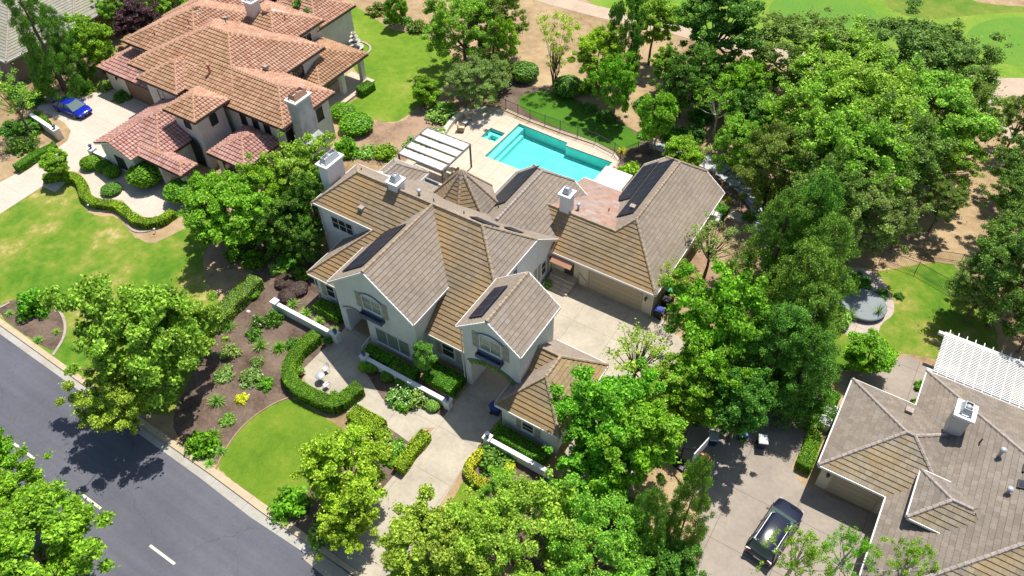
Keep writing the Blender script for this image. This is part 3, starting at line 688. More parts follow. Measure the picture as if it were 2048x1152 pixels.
# ================================================================== RED TILED HOUSE
H2 = empty('tuscan_house', (-41, 5, 0), 'large pale stucco villa with many terracotta tile hip roofs and a square tower', 'house')
TK = dict(expo=.42, t=.075, tw=.36, prof=.11)
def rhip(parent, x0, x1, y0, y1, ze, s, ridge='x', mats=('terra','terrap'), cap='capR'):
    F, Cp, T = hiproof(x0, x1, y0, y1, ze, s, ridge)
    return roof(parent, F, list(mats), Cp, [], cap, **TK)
def rwall(parent, x0, x1, y0, y1, z1, m='stuccoR', z0=0): b = MB(); b.box(x0, x1, y0, y1, z0, z1); return b.build('wall', M[m], parent)
def eaves(parent, x0, x1, y0, y1, z):
    for p, q in (((x0,y0,z),(x1,y0,z)), ((x1,y0,z),(x1,y1,z)), ((x1,y1,z),(x0,y1,z)), ((x0,y1,z),(x0,y0,z))): b = MB(); b.beam(p, q, .12, .12); b.build('gutter', M['darkmetal'], parent)
s2 = .44
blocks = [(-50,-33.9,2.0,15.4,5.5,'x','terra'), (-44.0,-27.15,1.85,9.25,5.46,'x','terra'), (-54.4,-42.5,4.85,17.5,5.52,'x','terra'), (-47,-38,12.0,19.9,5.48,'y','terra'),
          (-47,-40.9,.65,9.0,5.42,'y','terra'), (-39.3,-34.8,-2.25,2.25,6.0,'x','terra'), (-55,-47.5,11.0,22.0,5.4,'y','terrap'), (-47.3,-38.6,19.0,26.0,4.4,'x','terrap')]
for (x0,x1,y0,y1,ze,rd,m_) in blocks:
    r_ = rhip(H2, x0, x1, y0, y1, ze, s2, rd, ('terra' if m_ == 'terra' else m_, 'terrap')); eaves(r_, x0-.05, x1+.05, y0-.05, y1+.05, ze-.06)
for (x0,x1,y0,y1,z1) in ((-49.6,-34.4,2.5,14.9,5.4), (-44,-27.7,2.4,8.7,5.36), (-53.9,-43,5.35,17,5.42), (-46.5,-38.5,12.5,19.4,5.38), (-46.5,-41.4,1.15,8,5.32), (-54.5,-48,17.02,21.5,5.3), (-47,-39,19.42,25.5,4.3)):
    rwall(H2, x0, x1, y0, y1, z1)
# tower flares out towards its foot
b = MB(); tx0, tx1, ty0, ty1 = -38.75, -35.35, -1.7, 1.7
v = [(tx0-.25,ty0-.25,0),(tx1+.25,ty0-.25,0),(tx1+.25,ty1,0),(tx0-.25,ty1,0),(tx0,ty0,3.6),(tx1,ty0,3.6),(tx1,ty1,3.6),(tx0,ty1,3.6),(tx0,ty0,5.9),(tx1,ty0,5.9),(tx1,ty1,5.9),(tx0,ty1,5.9)]
b.mesh(v, [(0,1,5,4),(1,2,6,5),(2,3,7,6),(3,0,4,7),(4,5,9,8),(5,6,10,9),(6,7,11,10),(7,4,8,11),(8,9,10,11)]); b.build('tower', M['stuccoR'], H2)
def archwin(parent, axis, c, sg, u, z0, wd, h, mat='iron', mat2='glass'):
    n = 8; pts = [(u-wd/2,z0),(u+wd/2,z0)]+[(u+wd/2*math.cos(math.pi*i/n), z0+h-wd/2+wd/2*math.sin(math.pi*i/n)) for i in range(n+1)]
    b = MB(); a, e = sorted((c+sg*.01, c+sg*.03)); b.slab(pts, axis, a, e); o = b.build('window', M[mat2], parent)
    f = MB()
    for p, q in zip(pts, pts[1:]+pts[:1]):
        A = (p[0], c+sg*.04, p[1]) if axis == 'y' else (c+sg*.04, p[0], p[1]); B2 = (q[0], c+sg*.04, q[1]) if axis == 'y' else (c+sg*.04, q[0], q[1]); f.beam(A, B2, .07, .07)
    f.build('window_frame', M[mat], o); return o
archwin(H2, 'x', tx1, 1, .2, 4.2, .8, 1.35); archwin(H2, 'y', ty0, -1, -37.0, 4.3, .8, 1.0)
archwin(H2, 'y', -1.96, -1, -36.9, 0.02, 1.9, 3.3, 'darkmetal', 'iron')
# low roofs
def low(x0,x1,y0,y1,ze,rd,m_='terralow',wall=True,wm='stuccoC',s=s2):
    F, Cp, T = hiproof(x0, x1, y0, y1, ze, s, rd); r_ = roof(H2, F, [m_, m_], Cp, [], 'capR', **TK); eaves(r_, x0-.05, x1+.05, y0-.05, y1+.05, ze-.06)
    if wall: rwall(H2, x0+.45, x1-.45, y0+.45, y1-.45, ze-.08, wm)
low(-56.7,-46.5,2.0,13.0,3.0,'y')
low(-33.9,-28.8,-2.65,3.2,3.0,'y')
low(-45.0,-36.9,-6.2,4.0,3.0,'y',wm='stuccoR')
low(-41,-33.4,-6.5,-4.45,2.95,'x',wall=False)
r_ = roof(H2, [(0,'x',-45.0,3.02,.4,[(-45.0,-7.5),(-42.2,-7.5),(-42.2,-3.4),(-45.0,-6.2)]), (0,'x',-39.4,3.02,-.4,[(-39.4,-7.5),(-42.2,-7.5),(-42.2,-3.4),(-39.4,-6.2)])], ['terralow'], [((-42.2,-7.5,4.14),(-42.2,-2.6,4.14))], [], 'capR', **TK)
b = MB(); b.slab([(-44.6,0),(-39.8,0),(-39.8,2.95),(-42.2,3.9),(-44.6,2.95)], 'y', -7.1, -5.8); b.build('wall', M['stuccoR'], H2)
for x in (-34.1,-37.3): b = MB(); b.box(x,x+.45,-6.25,-5.8,0,2.85); b.build('porch_column', M['stuccoR'], H2)
# loggia on the garden side
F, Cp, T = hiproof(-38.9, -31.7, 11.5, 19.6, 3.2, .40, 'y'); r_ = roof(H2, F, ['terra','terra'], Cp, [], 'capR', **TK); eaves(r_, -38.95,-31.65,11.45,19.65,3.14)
for (x0,x1,y0,y1) in ((-32.6,-32.1,11.9,12.6),(-32.6,-32.1,15.2,15.8),(-32.6,-32.1,18.6,19.2)):
    b = MB(); b.box(x0,x1,y0,y1,0,2.6); b.build('porch_column', M['stuccoR'], H2)
b = MB(); b.box(-32.55,-32.15,11.9,19.2,2.6,3.1); b.build('porch_beam', M['stuccoR'], H2)
b = MB(); b.box(-34.6,-31.0,11.6,19.4,0.02,.2); b.build('porch_floor', M['concW'], H2)
chimney(H2, -27.1, -25.9, 3.0, 5.0, 0, 8.3, 'chimweather', (-27.3,-25.2,2.6,5.4,3.2), 'copper')
chimney(H2, -44.4, -43.2, 14.6, 15.8, 5, 8.6, 'stuccoR')
for (x,y,z,k) in ((-39.3,4.2,6.9,'copperflue'),(-50.6,6.6,6.6,'pipe'),(-47.0,8.8,8.0,'pipe'),(-43.6,11.0,8.1,'pipe'),(-35.2,8.0,6.5,'box'),(-28.9,5.0,6.5,'box'),(-45.6,12.5,7.0,'box'),(-40.3,16.4,6.8,'pipe'),(-49.5,12.5,6.6,'pipe'),(-48.5,15.5,6.2,'pipe')): vent(H2,x,y,z,k)
for u in (-33.6,-31.9,-30.3): window(H2, 'y', 2.4, -1, u-.42, u+.42, 3.5, 4.9, 1, 1, gm='iron', fm='darkmetal')
for u in (3.0-.2,7.2): window(H2, 'x', -27.7, 1, u-.45, u+.45, 3.3, 4.7, 1, 1, gm='iron', fm='darkmetal')
window(H2, 'x', -34.4, 1, 10.6, 12.2, 3.4, 4.9, 2, 1, gm='glass', fm='darkmetal'); window(H2, 'x', -38.5, 1, 16.4, 18.0, 3.6, 4.9, 2, 1, gm='iron', fm='white')
window(H2, 'y', 1.15, -1, -45.0, -44.1, 3.2, 4.7, 1, 1, gm='glass', fm='stuccoC'); window(H2, 'x', -29.25, 1, -1.8, .6, .9, 2.4, 2, 1, gm='glass', fm='darkmetal')
window(H2, 'y', -2.2, -1, -32.6, -30.6, .8, 2.3, 2, 1, gm='glass', fm='darkmetal'); window(H2, 'y', -7.1, -1, -42.9, -41.5, .8, 2.2, 2, 1, gm='glass', fm='darkmetal')
window(H2, 'y', -5.75, -1, -39.3, -38.2, .6, 2.4, 2, 1, gm='glass', fm='darkmetal')
garage_door(H2, 'y', 2.45, -1, -52.8, -48.7, 2.3, 'garageB')
lantern(H2, 'y', 2.45, -1, -54.2, 2.2); lantern(H2, 'y', 2.45, -1, -47.9, 2.2)

# ================================================================== NEIGHBOUR ON THE RIGHT
H3 = empty('grey_tile_house', (36, -2, 0), 'grey brown tile roofed house with skylights, a hipped dormer and white lattice pergola behind', 'house')
def nhip(x0, x1, y0, y1, ze, s, rd): 
    F, Cp, T = hiproof(x0, x1, y0, y1, ze, s, rd, 0, 1, 1); return roof(H3, F, ['tileNF','tileN'], Cp, T, 'capG')
sN = .45
nhip(27.9, 36.7, -5.25, 3.0, 3.0, sN, 'x')
nhip(32.4, 46.5, -13.4, 6.6, 2.97, .46, 'y')
b = MB(); b.box(28.3,36,-4.85,2.6,0,2.9); b.build('wall', M['stuccoC'], H3)
b = MB(); b.box(33.0,46,-12.9,6.1,0,2.9); b.build('wall', M['stuccoC'], H3)
# dormer
F, Cp, T_ = hiproof(33.6, 38.6, -7.0, -3.2, 4.45, .5, 'x', 0, 1, 1); roof(H3, F, ['tileNF','tileN'], [Cp[0], Cp[3], Cp[4]], [T_[3], ((33.6,-7.06,4.4),(37,-7.06,4.4)), ((33.6,-3.14,4.4),(35.4,-3.14,4.4))], 'capG')
b = MB(); b.box(33.95,38,-6.65,-3.5,2.9,4.4); b.build('dormer_wall', M['white'], H3)
garage_door(H3, 'y', -4.85, -1, 29.2, 32.2, 2.2); lantern(H3, 'y', -4.85, -1, 28.75, 2.0)
o = chimney(H3, 34.25, 35.25, .9, 2.1, 3, 6.3, 'stuccoR')
for (x, y) in ((39.0,-.9),(38.9,-2.2)):
    b = MB(); zz = 2.97+.46*(x-32.4)
    for (x0,x1,y0,y1,m_) in ((x-.35,x+.75,y-.32,y+.32,0),): 
        za_, zb_ = 2.97+.46*(x0-32.4)+.14, 2.97+.46*(x1-32.4)+.14
        b.mesh([(x0,y0,za_-.2),(x1,y0,zb_-.2),(x1,y1,zb_-.2),(x0,y1,za_-.2),(x0,y0,za_+.08),(x1,y0,zb_+.08),(x1,y1,zb_+.08),(x0,y1,za_+.08)], [(0,3,2,1),(4,5,6,7),(0,1,5,4),(1,2,6,5),(2,3,7,6),(3,0,4,7)])
    o = b.build('skylight', M['darkmetal'], H3)
    g = MB(); g.face([(x0+.08,y0+.08,za_+.12),(x1-.08,y0+.08,zb_+.1),(x1-.08,y1-.08,zb_+.1),(x0+.08,y1-.08,za_+.12)]); g.build('pane', M['glass'], o)
vent(H3,37.4,-.2,5.5,'flue'); vent(H3,38.2,-3.0,5.6,'flue'); vent(H3,36.3,.6,5.0); vent(H3,31.9,1.6,3.8,'box')

# ================================================================== HOUSE AT THE FAR CORNER
H4 = empty('taupe_house', (-72, 4, 0), 'taupe stucco house with pale grey tile roof at the upper left corner', 'house')
def thip(x0, x1, y0, y1, ze, s, rd):
    F, Cp, T = hiproof(x0, x1, y0, y1, ze, s, rd, 0, 1, 1); return roof(H4, F, ['tileT','tileT'], Cp, T, 'capG')
thip(-84, -66.0, -3.0, 14, 3.4, .45, 'x'); b = MB(); b.box(-83.5,-66.6,-2.5,13.5,0,3.3); b.build('wall', M['stuccoT'], H4)
thip(-80, -66.6, 6.6, 22, 3.7, .45, 'y'); b = MB(); b.box(-79.5,-67.3,7.1,21.5,0,3.6); b.build('wall', M['stuccoT'], H4)
thip(-78, -65.2, 11.5, 28, 4.0, .45, 'y'); b = MB(); b.box(-77.5,-65.8,12.0,27.5,0,3.9); b.build('wall', M['stuccoT'], H4)
window(H4, 'x', -65.8, 1, 13.0, 14.4, 1.2, 2.9, 2, 2, gm='glass'); window(H4, 'x', -65.8, 1, 17.5, 19, 1.5, 3.0, 2, 2); window(H4, 'x', -66.6, 1, 7.2, 8.6, .8, 2.7, 2, 1)
for u in (14.0, 20.5): vent(H4, -69.2, u, 5.6, 'box')

# ================================================================== GROUND, ROAD, PAVING
M['dry'] = ground_mat('dry_ground', [(.13,.085,.045),(.29,.20,.11),(.40,.29,.165),(.46,.35,.20)], .12, 1.2, 12, .55)
M['mulch'] = ground_mat('mulch_soil', [(.05,.035,.026),(.115,.08,.06),(.17,.122,.092),(.23,.165,.125)], .4, 4, 30, .5, bump=.8)
M['sandbed'] = ground_mat('sandy_soil', [(.14,.09,.06),(.30,.20,.13),(.38,.27,.18)], .4, 4, 20, .5)
M['lawn'] = ground_mat('lawn_grass', [(.075,.165,.012),(.115,.215,.016),(.16,.25,.022),(.24,.27,.05)], .16, 1.1, 26, .40, bump=.9)
M['lawnfresh'] = ground_mat('lawn_fresh', [(.085,.165,.012),(.11,.20,.015),(.145,.225,.02),(.20,.245,.032)], .35, 2.4, 26, .45, bump=.9)
M['lawndry'] = ground_mat('lawn_patchy', [(.065,.165,.012),(.10,.20,.016),(.15,.225,.024),(.24,.25,.05),(.42,.34,.14)], .17, .9, 24, .34, bump=.9)
M['lawndeep'] = ground_mat('lawn_deep', [(.045,.13,.010),(.065,.17,.013),(.09,.20,.018)], .3, 2.0, 34, .6, bump=.9)
M['fair'] = ground_mat('fairway', [(.085,.20,.018),(.13,.25,.024),(.19,.28,.035),(.27,.30,.07)], .06, .5, 8, .42, bump=.5)
M['green'] = ground_mat('putting_green', [(.085,.215,.035),(.11,.235,.03),(.15,.255,.03)], .04, .4, 10, .5, bump=.3)
M['path'] = concrete_mat('cart_path', (.47,.37,.27), (.39,.30,.22), 0)
M['pink'] = concrete_mat('pinkish_paving', (.47,.39,.34), (.38,.31,.27), 1.2, .04)
M['deck'] = concrete_mat('pool_deck', (.56,.47,.37), (.50,.41,.31), 1.45, .03, .2, .4, .06)
M['conc'] = concrete_mat('driveway_concrete', (.46,.405,.315), (.33,.29,.23), 3.6, .03, 1.2, .9)
M['concR'] = concrete_mat('pale_driveway', (.55,.47,.39), (.47,.40,.33), 4.2, .03, 1.0, 2.0)
M['aggr'] = concrete_mat('aggregate_paving', (.335,.285,.235), (.26,.22,.185), 4.3, .045, 1.1, 2.6, .22)
M['kerb'] = concrete_mat('kerb_concrete', (.50,.40,.26), (.40,.32,.22), 3.3, .03)
M['gutter'] = concrete_mat('gutter_concrete', (.40,.385,.35), (.33,.30,.25), 3.3, .03)
M['flag'] = concrete_mat('flagstone', (.46,.48,.50), (.36,.38,.40), 0)
def asphalt():
    a = NM('asphalt', .9, .2); p = a.pos(); n1 = a.noise(p, .18, 5); n2 = a.noise(p, 60, 2); n3 = a.noise(p, 2.5, 6, .7)
    c = a.ramp(n1, [(.3, (.098,.098,.118)), (.7, (.125,.125,.148))]); c = a.mix(1., c, a.ramp(n2, [(.3, .75), (.7, 1.25)]), 'MULTIPLY')
    c = a.mix(1., c, a.ramp(n3, [(.3, .93), (.7, 1.05)]), 'MULTIPLY')
    v = a.n('ShaderNodeTexVoronoi', feature='DISTANCE_TO_EDGE'); v.inputs['Scale'].default_value = .16
    w_ = a.n('ShaderNodeMapping'); a.l(p, w_.inputs[0])
    ad = a.n('ShaderNodeVectorMath', operation='ADD'); nn = a.n('ShaderNodeTexNoise'); nn.inputs['Scale'].default_value = .9; a.l(p, nn.inputs['Vector'])
    sc = a.n('ShaderNodeVectorMath', operation='SCALE'); sc.inputs['Scale'].default_value = 1.6; a.l(nn.outputs['Color'], sc.inputs[0]); a.l(p, ad.inputs[0]); a.l(sc.outputs[0], ad.inputs[1]); a.l(ad.outputs[0], v.inputs['Vector'])
    k = a.math('LESS_THAN', v.outputs[0], .006); k = a.math('MULTIPLY', k, a.math('GREATER_THAN', n3, .47)); c = a.mix(a.math('MULTIPLY', k, .3), c, (.045,.045,.05))
    ln = a.noise(a.pos((.05, 1.1, 1)), 1.0, 4); c = a.mix(1., c, a.ramp(ln, [(.35, .90), (.65, 1.06)]), 'MULTIPLY')
    a.col(c); a.bump(n2, .25, .01); return a.m
M['asphalt'] = asphalt()
M['edge'] = concrete_mat('edging_concrete', (.40,.34,.28), (.32,.27,.22), 1.5, .03)
def smooth_poly(p, n):
    for _ in range(n):
        q = []
        for i in range(len(p)):
            a, b = p[i], p[(i+1) % len(p)]; q += [(a[0]*.75+b[0]*.25, a[1]*.75+b[1]*.25), (a[0]*.25+b[0]*.75, a[1]*.25+b[1]*.75)]
        p = q
    return p
def sheet(name, pts, z, mat, sm=0, px=True, kind='structure', h=None):
    if px: pts = [P(*p)[:2] for p in pts]
    pts = smooth_poly(pts, sm)
    if sm and name in ('lawn', 'soil_bed', 'fairway'):
        rj = random.Random(len(pts)); q = []
        for i in range(len(pts)):
            a, c = pts[i], pts[(i+1) % len(pts)]; n = min(60, max(1, int(math.dist(a, c)/.35)))
            for k in range(n): q.append((a[0]+(c[0]-a[0])*k/n+rj.uniform(-.07,.07), a[1]+(c[1]-a[1])*k/n+rj.uniform(-.07,.07)))
        pts = q
    b = MB(); b.prism(pts, z-.003 if h is None else h, z); o = b.build(name, M[mat]); o['kind'] = kind; return o
POOL = [(-12.3,14.3),(-12.2,21.0),(-6.05,20.7),(-5.95,20.2),(-.5,20.2),(-.45,14.3)]
SPA = [(-14.5,16.9),(-14.45,18.75),(-12.62,18.7),(-12.62,16.85)]
def holed(name, outer, holes, z, mat):
    allp = [Vector((x, y, 0)) for x, y in outer]; loops = [allp[:]]
    for h in holes: loops.append([Vector((x, y, 0)) for x, y in h]); allp += loops[-1]
    tr = tessellate_polygon(loops); b = MB(); fs = []
    for t in tr:
        a, c, d = [allp[i] for i in t]; fs.append(t if (c-a).cross(d-a).z > 0 else t[::-1])
    b.mesh([(v.x, v.y, z) for v in allp], fs); o = b.build(name, M[mat]); o['kind'] = 'structure'; return o
def inset(poly, d):
    c = (sum(p[0] for p in poly)/len(poly), sum(p[1] for p in poly)/len(poly)); return [(p[0]-d*(1 if p[0] > c[0] else -1), p[1]-d*(1 if p[1] > c[1] else -1)) for p in poly]
holed('ground', [(-500,-300),(500,-300),(500,600),(-500,600)], [POOL, SPA], 0, 'dry')
deck = [P(*p)[:2] for p in [(905,232),(925,222),(960,212),(1000,217),(1015,228),(1040,241),(1120,270),(1205,295),(1228,308),(1240,322),(1226,345)]]
deck += [(1.5,17.5),(4.4,17.5),(4.4,12.5),(1.8,9.0),(-5,3),(-13,0.2),(-18.6,0.4),(-18.9,8.5),(-18.8,13.6)]
holed('pool_deck', deck, [POOL, SPA], .02, 'deck')
# street
ks = [(-60,-27.0),(-33.5,-27.25),(-24.5,-27.4),(-9.5,-27.9),(0,-28.3),(12,-28.9),(60,-31)]
e_as = [P(*p)[:2] for p in [(0,668),(145,772),(400,956),(500,1034),(615,1110)]]
e_bk = [P(*p)[:2] for p in [(0,637),(150,745),(440,945),(545,1020),(600,1060)]]
def ext(l):
    a, b = l[0], l[1]; k = (b[1]-a[1])/(b[0]-a[0]); c, d = l[-2], l[-1]; k2 = (d[1]-c[1])/(d[0]-c[0])
    return [(a[0]-60, a[1]-k*60)]+l+[(d[0]+70, d[1]+k2*70)]
e_as, e_bk = ext(e_as), ext(e_bk)
b = MB(); b.prism(e_as+[(90,-60),(-100,-60)], .0, .006); b.build('road', M['asphalt'])['kind'] = 'structure'
mid = [((a[0]*.45+c[0]*.55), (a[1]*.45+c[1]*.55)) for a, c in zip(e_as, e_bk)]
b = MB(); b.prism(e_as+mid[::-1], 0, .02); b.build('gutter', M['gutter'])['kind'] = 'structure'
b = MB(); b.prism([(x, y+.004) for x, y in mid]+e_bk[::-1], 0, .12); b.build('kerb', M['kerb'])['kind'] = 'structure'
M['paint'] = plain('road_paint', (.62,.58,.46), .7, var=.12, nscale=6)
for k in range(-3, 7):
    x = -23.5+7.55*k; b = MB(); b.box(x, x+2.45, -32.88, -32.70, .007, .011); o = b.build('road_marking', M['paint']); o['kind'] = 'structure'
# lawns, beds, drives -------------------------------------------------
sheet('lawn', [(-200,560),(0,428),(85,375),(152,352),(160,395),(180,432),(238,432),(262,470),(300,490),(345,470),(380,450),(420,480),(400,540),(430,590),(470,640),(440,740),(330,860),(150,746),(0,637),(-200,520)], .010, 'lawndry', 1)
sheet('soil_bed', [(0,612),(20,600),(60,600),(105,610),(128,640),(130,675),(112,706),(60,676),(0,634)], .014, 'mulch', 2)
sheet('soil_bed', [(560,470),(620,520),(655,560),(665,600),(700,655),(662,695),(620,730),(600,760),(590,800),(540,812),(500,840),(468,872),(442,915),(430,937),(330,862),(380,760),(425,660),(440,600),(520,540),(480,520),(500,480)], .012, 'mulch', 2)
sheet('soil_bed', [(380,420),(560,360),(660,300),(700,330),(640,480),(560,480),(490,540),(420,540)], .008, 'sandbed', 2)
sheet('lawn', [(432,938),(442,915),(468,872),(500,838),(545,808),(590,795),(640,830),(700,868),(760,900),(800,960),(700,1040),(600,1060),(545,1018)], .016, 'lawnfresh', 2)
sheet('soil_bed', [(728,739),(741,690),(760,705),(900,800),(898,826),(889,836),(835,807),(811,833),(765,798)], .024, 'mulch', 0)
sheet('soil_bed', [(560,1000),(650,960),(690,900),(772,852),(800,868),(818,884),(870,850),(800,980),(760,1060),(700,1140),(600,1075)], .018, 'mulch', 1)
sheet('soil_bed', [(945,868),(975,862),(1110,955),(1240,1030),(1250,1152),(1050,1152),(975,1050),(925,960)], .014, 'mulch', 1)
sheet('lawn', [(905,1000),(935,950),(965,980),(960,1030),(930,1090),(850,1090)], .018, 'lawnfresh', 1)
WP = [P(*p)[:2] for p in [(695,652),(745,688),(728,739),(765,798),(811,833),(835,807),(889,836),(898,826),(945,766),(870,856),(845,850),(817,884),(795,868),(770,850),(700,810),(668,795),(612,765),(605,740),(648,697),(668,685)]]
WP = [P(*p)[:2] for p in [(695,648),(745,684),(728,739),(765,798),(811,833),(835,807),(889,836),(897,828),(868,856),(842,856),(817,884),(797,869),(770,851),(700,830),(668,797),(612,767),(605,740),(648,697),(668,685)]]
sheet('front_walk', WP, .020, 'conc', 0, px=False)
sheet('driveway', [(2.75,-5.4),(2.6,-16),(2.3,-24),(1.0,-28.0),(8.2,-28.6),(6.9,-24),(6.35,-16),(6.3,-12.6),(6.75,-10.5),(6.75,-5.4)], .026, 'conc', 0, px=False)
sheet('motor_court', [(2.0,-5.35),(2.0,3.5),(13.2,3.5),(17.0,1.0),(18.0,-6),(17.5,-12),(12,-12),(11.6,-5.35)], .024, 'conc', 0, px=False)
sheet('side_yard', [(12,3.4),(15.2,3.4),(16,12),(15.5,21),(12,20)], .012, 'sandbed', 0, px=False)
sheet('lawn', [(640,62),(690,25),(702,8),(740,30),(762,45),(775,57),(817,65),(850,72),(905,100),(900,160),(860,200),(838,212),(785,252),(707,222),(692,210),(735,185),(700,120)], .012, 'lawn', 1)
sheet('lawn', [(1035,200),(1050,187),(1100,180),(1150,198),(1168,213),(1205,235),(1250,250),(1278,272),(1284,288),(1265,296),(1232,300),(1215,294),(1125,258),(1078,241),(1042,216)], .014, 'lawndeep', 2)
sheet('soil_bed', [(985,150),(1060,170),(1165,200),(1300,280),(1400,310),(1500,330),(1560,420),(1530,470),(1440,470),(1400,420),(1240,340),(1225,306),(1120,262),(1030,230),(985,205)], .008, 'mulch', 1)
sheet('soil_bed', [(840,210),(900,190),(1000,205),(905,232),(870,270),(800,330),(700,330),(680,260),(740,240),(800,250)], .009, 'sandbed', 1)
sheet('red_driveway', [(-60,470),(0,428),(85,373),(110,385),(160,340),(172,380),(195,398),(245,400),(275,440),(310,440),(350,420),(370,430),(430,380),(330,330),(260,300),(330,215),(240,185),(195,165),(165,168),(100,190),(70,215),(95,228),(128,245),(142,262),(135,282),(112,298),(72,327),(0,365),(-60,400)], .02, 'concR', 0)
sheet('right_driveway', [(1385,1200),(1400,1100),(1398,960),(1360,900),(1400,810),(1520,790),(1600,830),(1600,900),(1583,935),(1600,965),(1640,985),(1790,1045),(1740,1200)], .02, 'aggr', 0)
sheet('side_path', [(1600,900),(1585,850),(1618,800),(1640,770),(1665,775),(1640,830)], .016, 'aggr', 0)
sheet('patio', [(1655,740),(1700,740),(1745,742),(1790,722),(1815,712),(1845,725),(1900,740),(1900,900),(1700,800)], .02, 'aggr', 0)
sheet('lawn', [(1700,745),(1640,740),(1640,650),(1700,560),(1770,540),(1860,525),(1920,530),(1990,640),(2000,720),(1900,720),(1848,715),(1815,705),(1785,715),(1745,735)], .010, 'lawndry', 1)
sheet('spa_terrace', [(1645,565),(1670,535),(1745,535),(1782,585),(1792,628),(1760,648),(1755,680),(1690,678),(1685,640),(1655,605)], .014, 'pink', 2)
# golf course
sheet('fairway', [(1140,-20),(1195,12),(1345,42),(1512,89),(1800,135),(2003,157),(2120,170),(2300,100),(2300,-60),(1500,-80)], .008, 'fair', 0)
sheet('putting_green', [(1930,60),(1985,35),(2070,35),(2140,70),(2130,120),(2060,135),(1990,125),(1940,95)], .014, 'green', 3)
sheet('putting_green', [(1530,20),(1560,-10),(1660,-20),(1745,15),(1770,50),(1720,75),(1640,60),(1560,50)], .014, 'green', 3)
M['rough'] = ground_mat('golf_rough', [(.06,.15,.014),(.10,.19,.02),(.18,.22,.035),(.33,.29,.10)], .08, .7, 9, .45, bump=.6)
sheet('rough_grass', [(1755,-20),(1770,12),(1800,28),(1850,40),(1930,32),(2048,22),(2200,30),(2300,-10),(2300,-60),(1800,-60)], .011, 'rough', 2)
sheet('dry_grass', [(1880,-40),(1935,0),(2000,12),(2100,14),(2300,0),(2300,-60)], .015, 'dry', 2)
sheet('cart_path', [(900,-60),(1030,-12),(1100,10),(1200,36),(1345,68),(1475,107),(1700,160),(1960,203),(1976,247),(2011,272),(2100,330),(2100,290),(2040,262),(2012,240),(1993,222),(1989,203),(2022,192),(2100,196),(2100,157),(2003,156),(1800,133),(1512,89),(1345,42),(1195,12),(1080,-20),(960,-60)], .018, 'path', 0)
def flagm():
    a = NM('flagstone_paving', .85, .25); p = a.pos(); v = a.n('ShaderNodeTexVoronoi', feature='DISTANCE_TO_EDGE'); v.inputs['Scale'].default_value = .95; a.l(p, v.inputs['Vector'])
    v2 = a.n('ShaderNodeTexVoronoi'); v2.inputs['Scale'].default_value = .95; a.l(p, v2.inputs['Vector']); n = a.noise(p, 12, 4)
    c = a.mix(a.math('MULTIPLY', v2.outputs['Color'], .6), (.46,.48,.50), (.36,.38,.40)); c = a.mix(1., c, a.ramp(n, [(.3,.85),(.7,1.1)]), 'MULTIPLY')
    a.col(a.mix(a.math('LESS_THAN', v.outputs[0], .04), c, (.10,.09,.075))); return a.m
M['flagp'] = flagm()
sheet('flagstone_walk', [(1300,282),(1345,292),(1400,305),(1432,312),(1470,338),(1505,372),(1528,415),(1530,470),(1508,470),(1505,425),(1483,390),(1448,360),(1415,338),(1380,325),(1330,306),(1296,295)], .022, 'flagp', 1)
# edging strips
def strip(name, pts, w_, z, mat, px=True, z0=0, closed=False, sm=0):
    if px: pts = [P(*p)[:2] for p in pts]
    if sm:
        for _ in range(sm):
            q = [pts[0]]
            for a, c in zip(pts, pts[1:]): q += [(a[0]*.75+c[0]*.25, a[1]*.75+c[1]*.25), (a[0]*.25+c[0]*.75, a[1]*.25+c[1]*.75)]
            pts = q+[pts[-1]]
    L = []; Rr = []
    for i, p in enumerate(pts):
        a = Vector(pts[max(0, i-1)]); c = Vector(pts[min(len(pts)-1, i+1)]); d = (c-a).normalized(); n = Vector((-d.y, d.x))*w_/2
        L.append((p[0]+n.x, p[1]+n.y)); Rr.append((p[0]-n.x, p[1]-n.y))
    b = MB()
    for i in range(len(pts)-1):
        q = [L[i], L[i+1], Rr[i+1], Rr[i]]
        b.mesh([(*k, z0) for k in q]+[(*k, z) for k in q], [(7,6,5,4),(0,4,5,1),(2,6,7,3)]+([(3,7,4,0)] if i == 0 else [])+([(1,5,6,2)] if i == len(pts)-2 else []))
    return b, pts
for pts in ([(152,352),(160,390),(178,418),(205,424),(235,418),(252,440),(262,462),(290,466),(330,450),(350,438)], [(0,616),(20,606)], [(95,608),(118,618),(132,645),(130,675),(106,712)]):
    b, _ = strip('', pts, .22, .09, '', sm=2); b.build('lawn_edging', M['edge'])['kind'] = 'structure'
b, _ = strip('', [(432,938),(442,915),(468,872),(500,838),(545,808),(578,795)], .12, .06, '', sm=2); b.build('lawn_edging', M['sandbed'])['kind'] = 'structure'

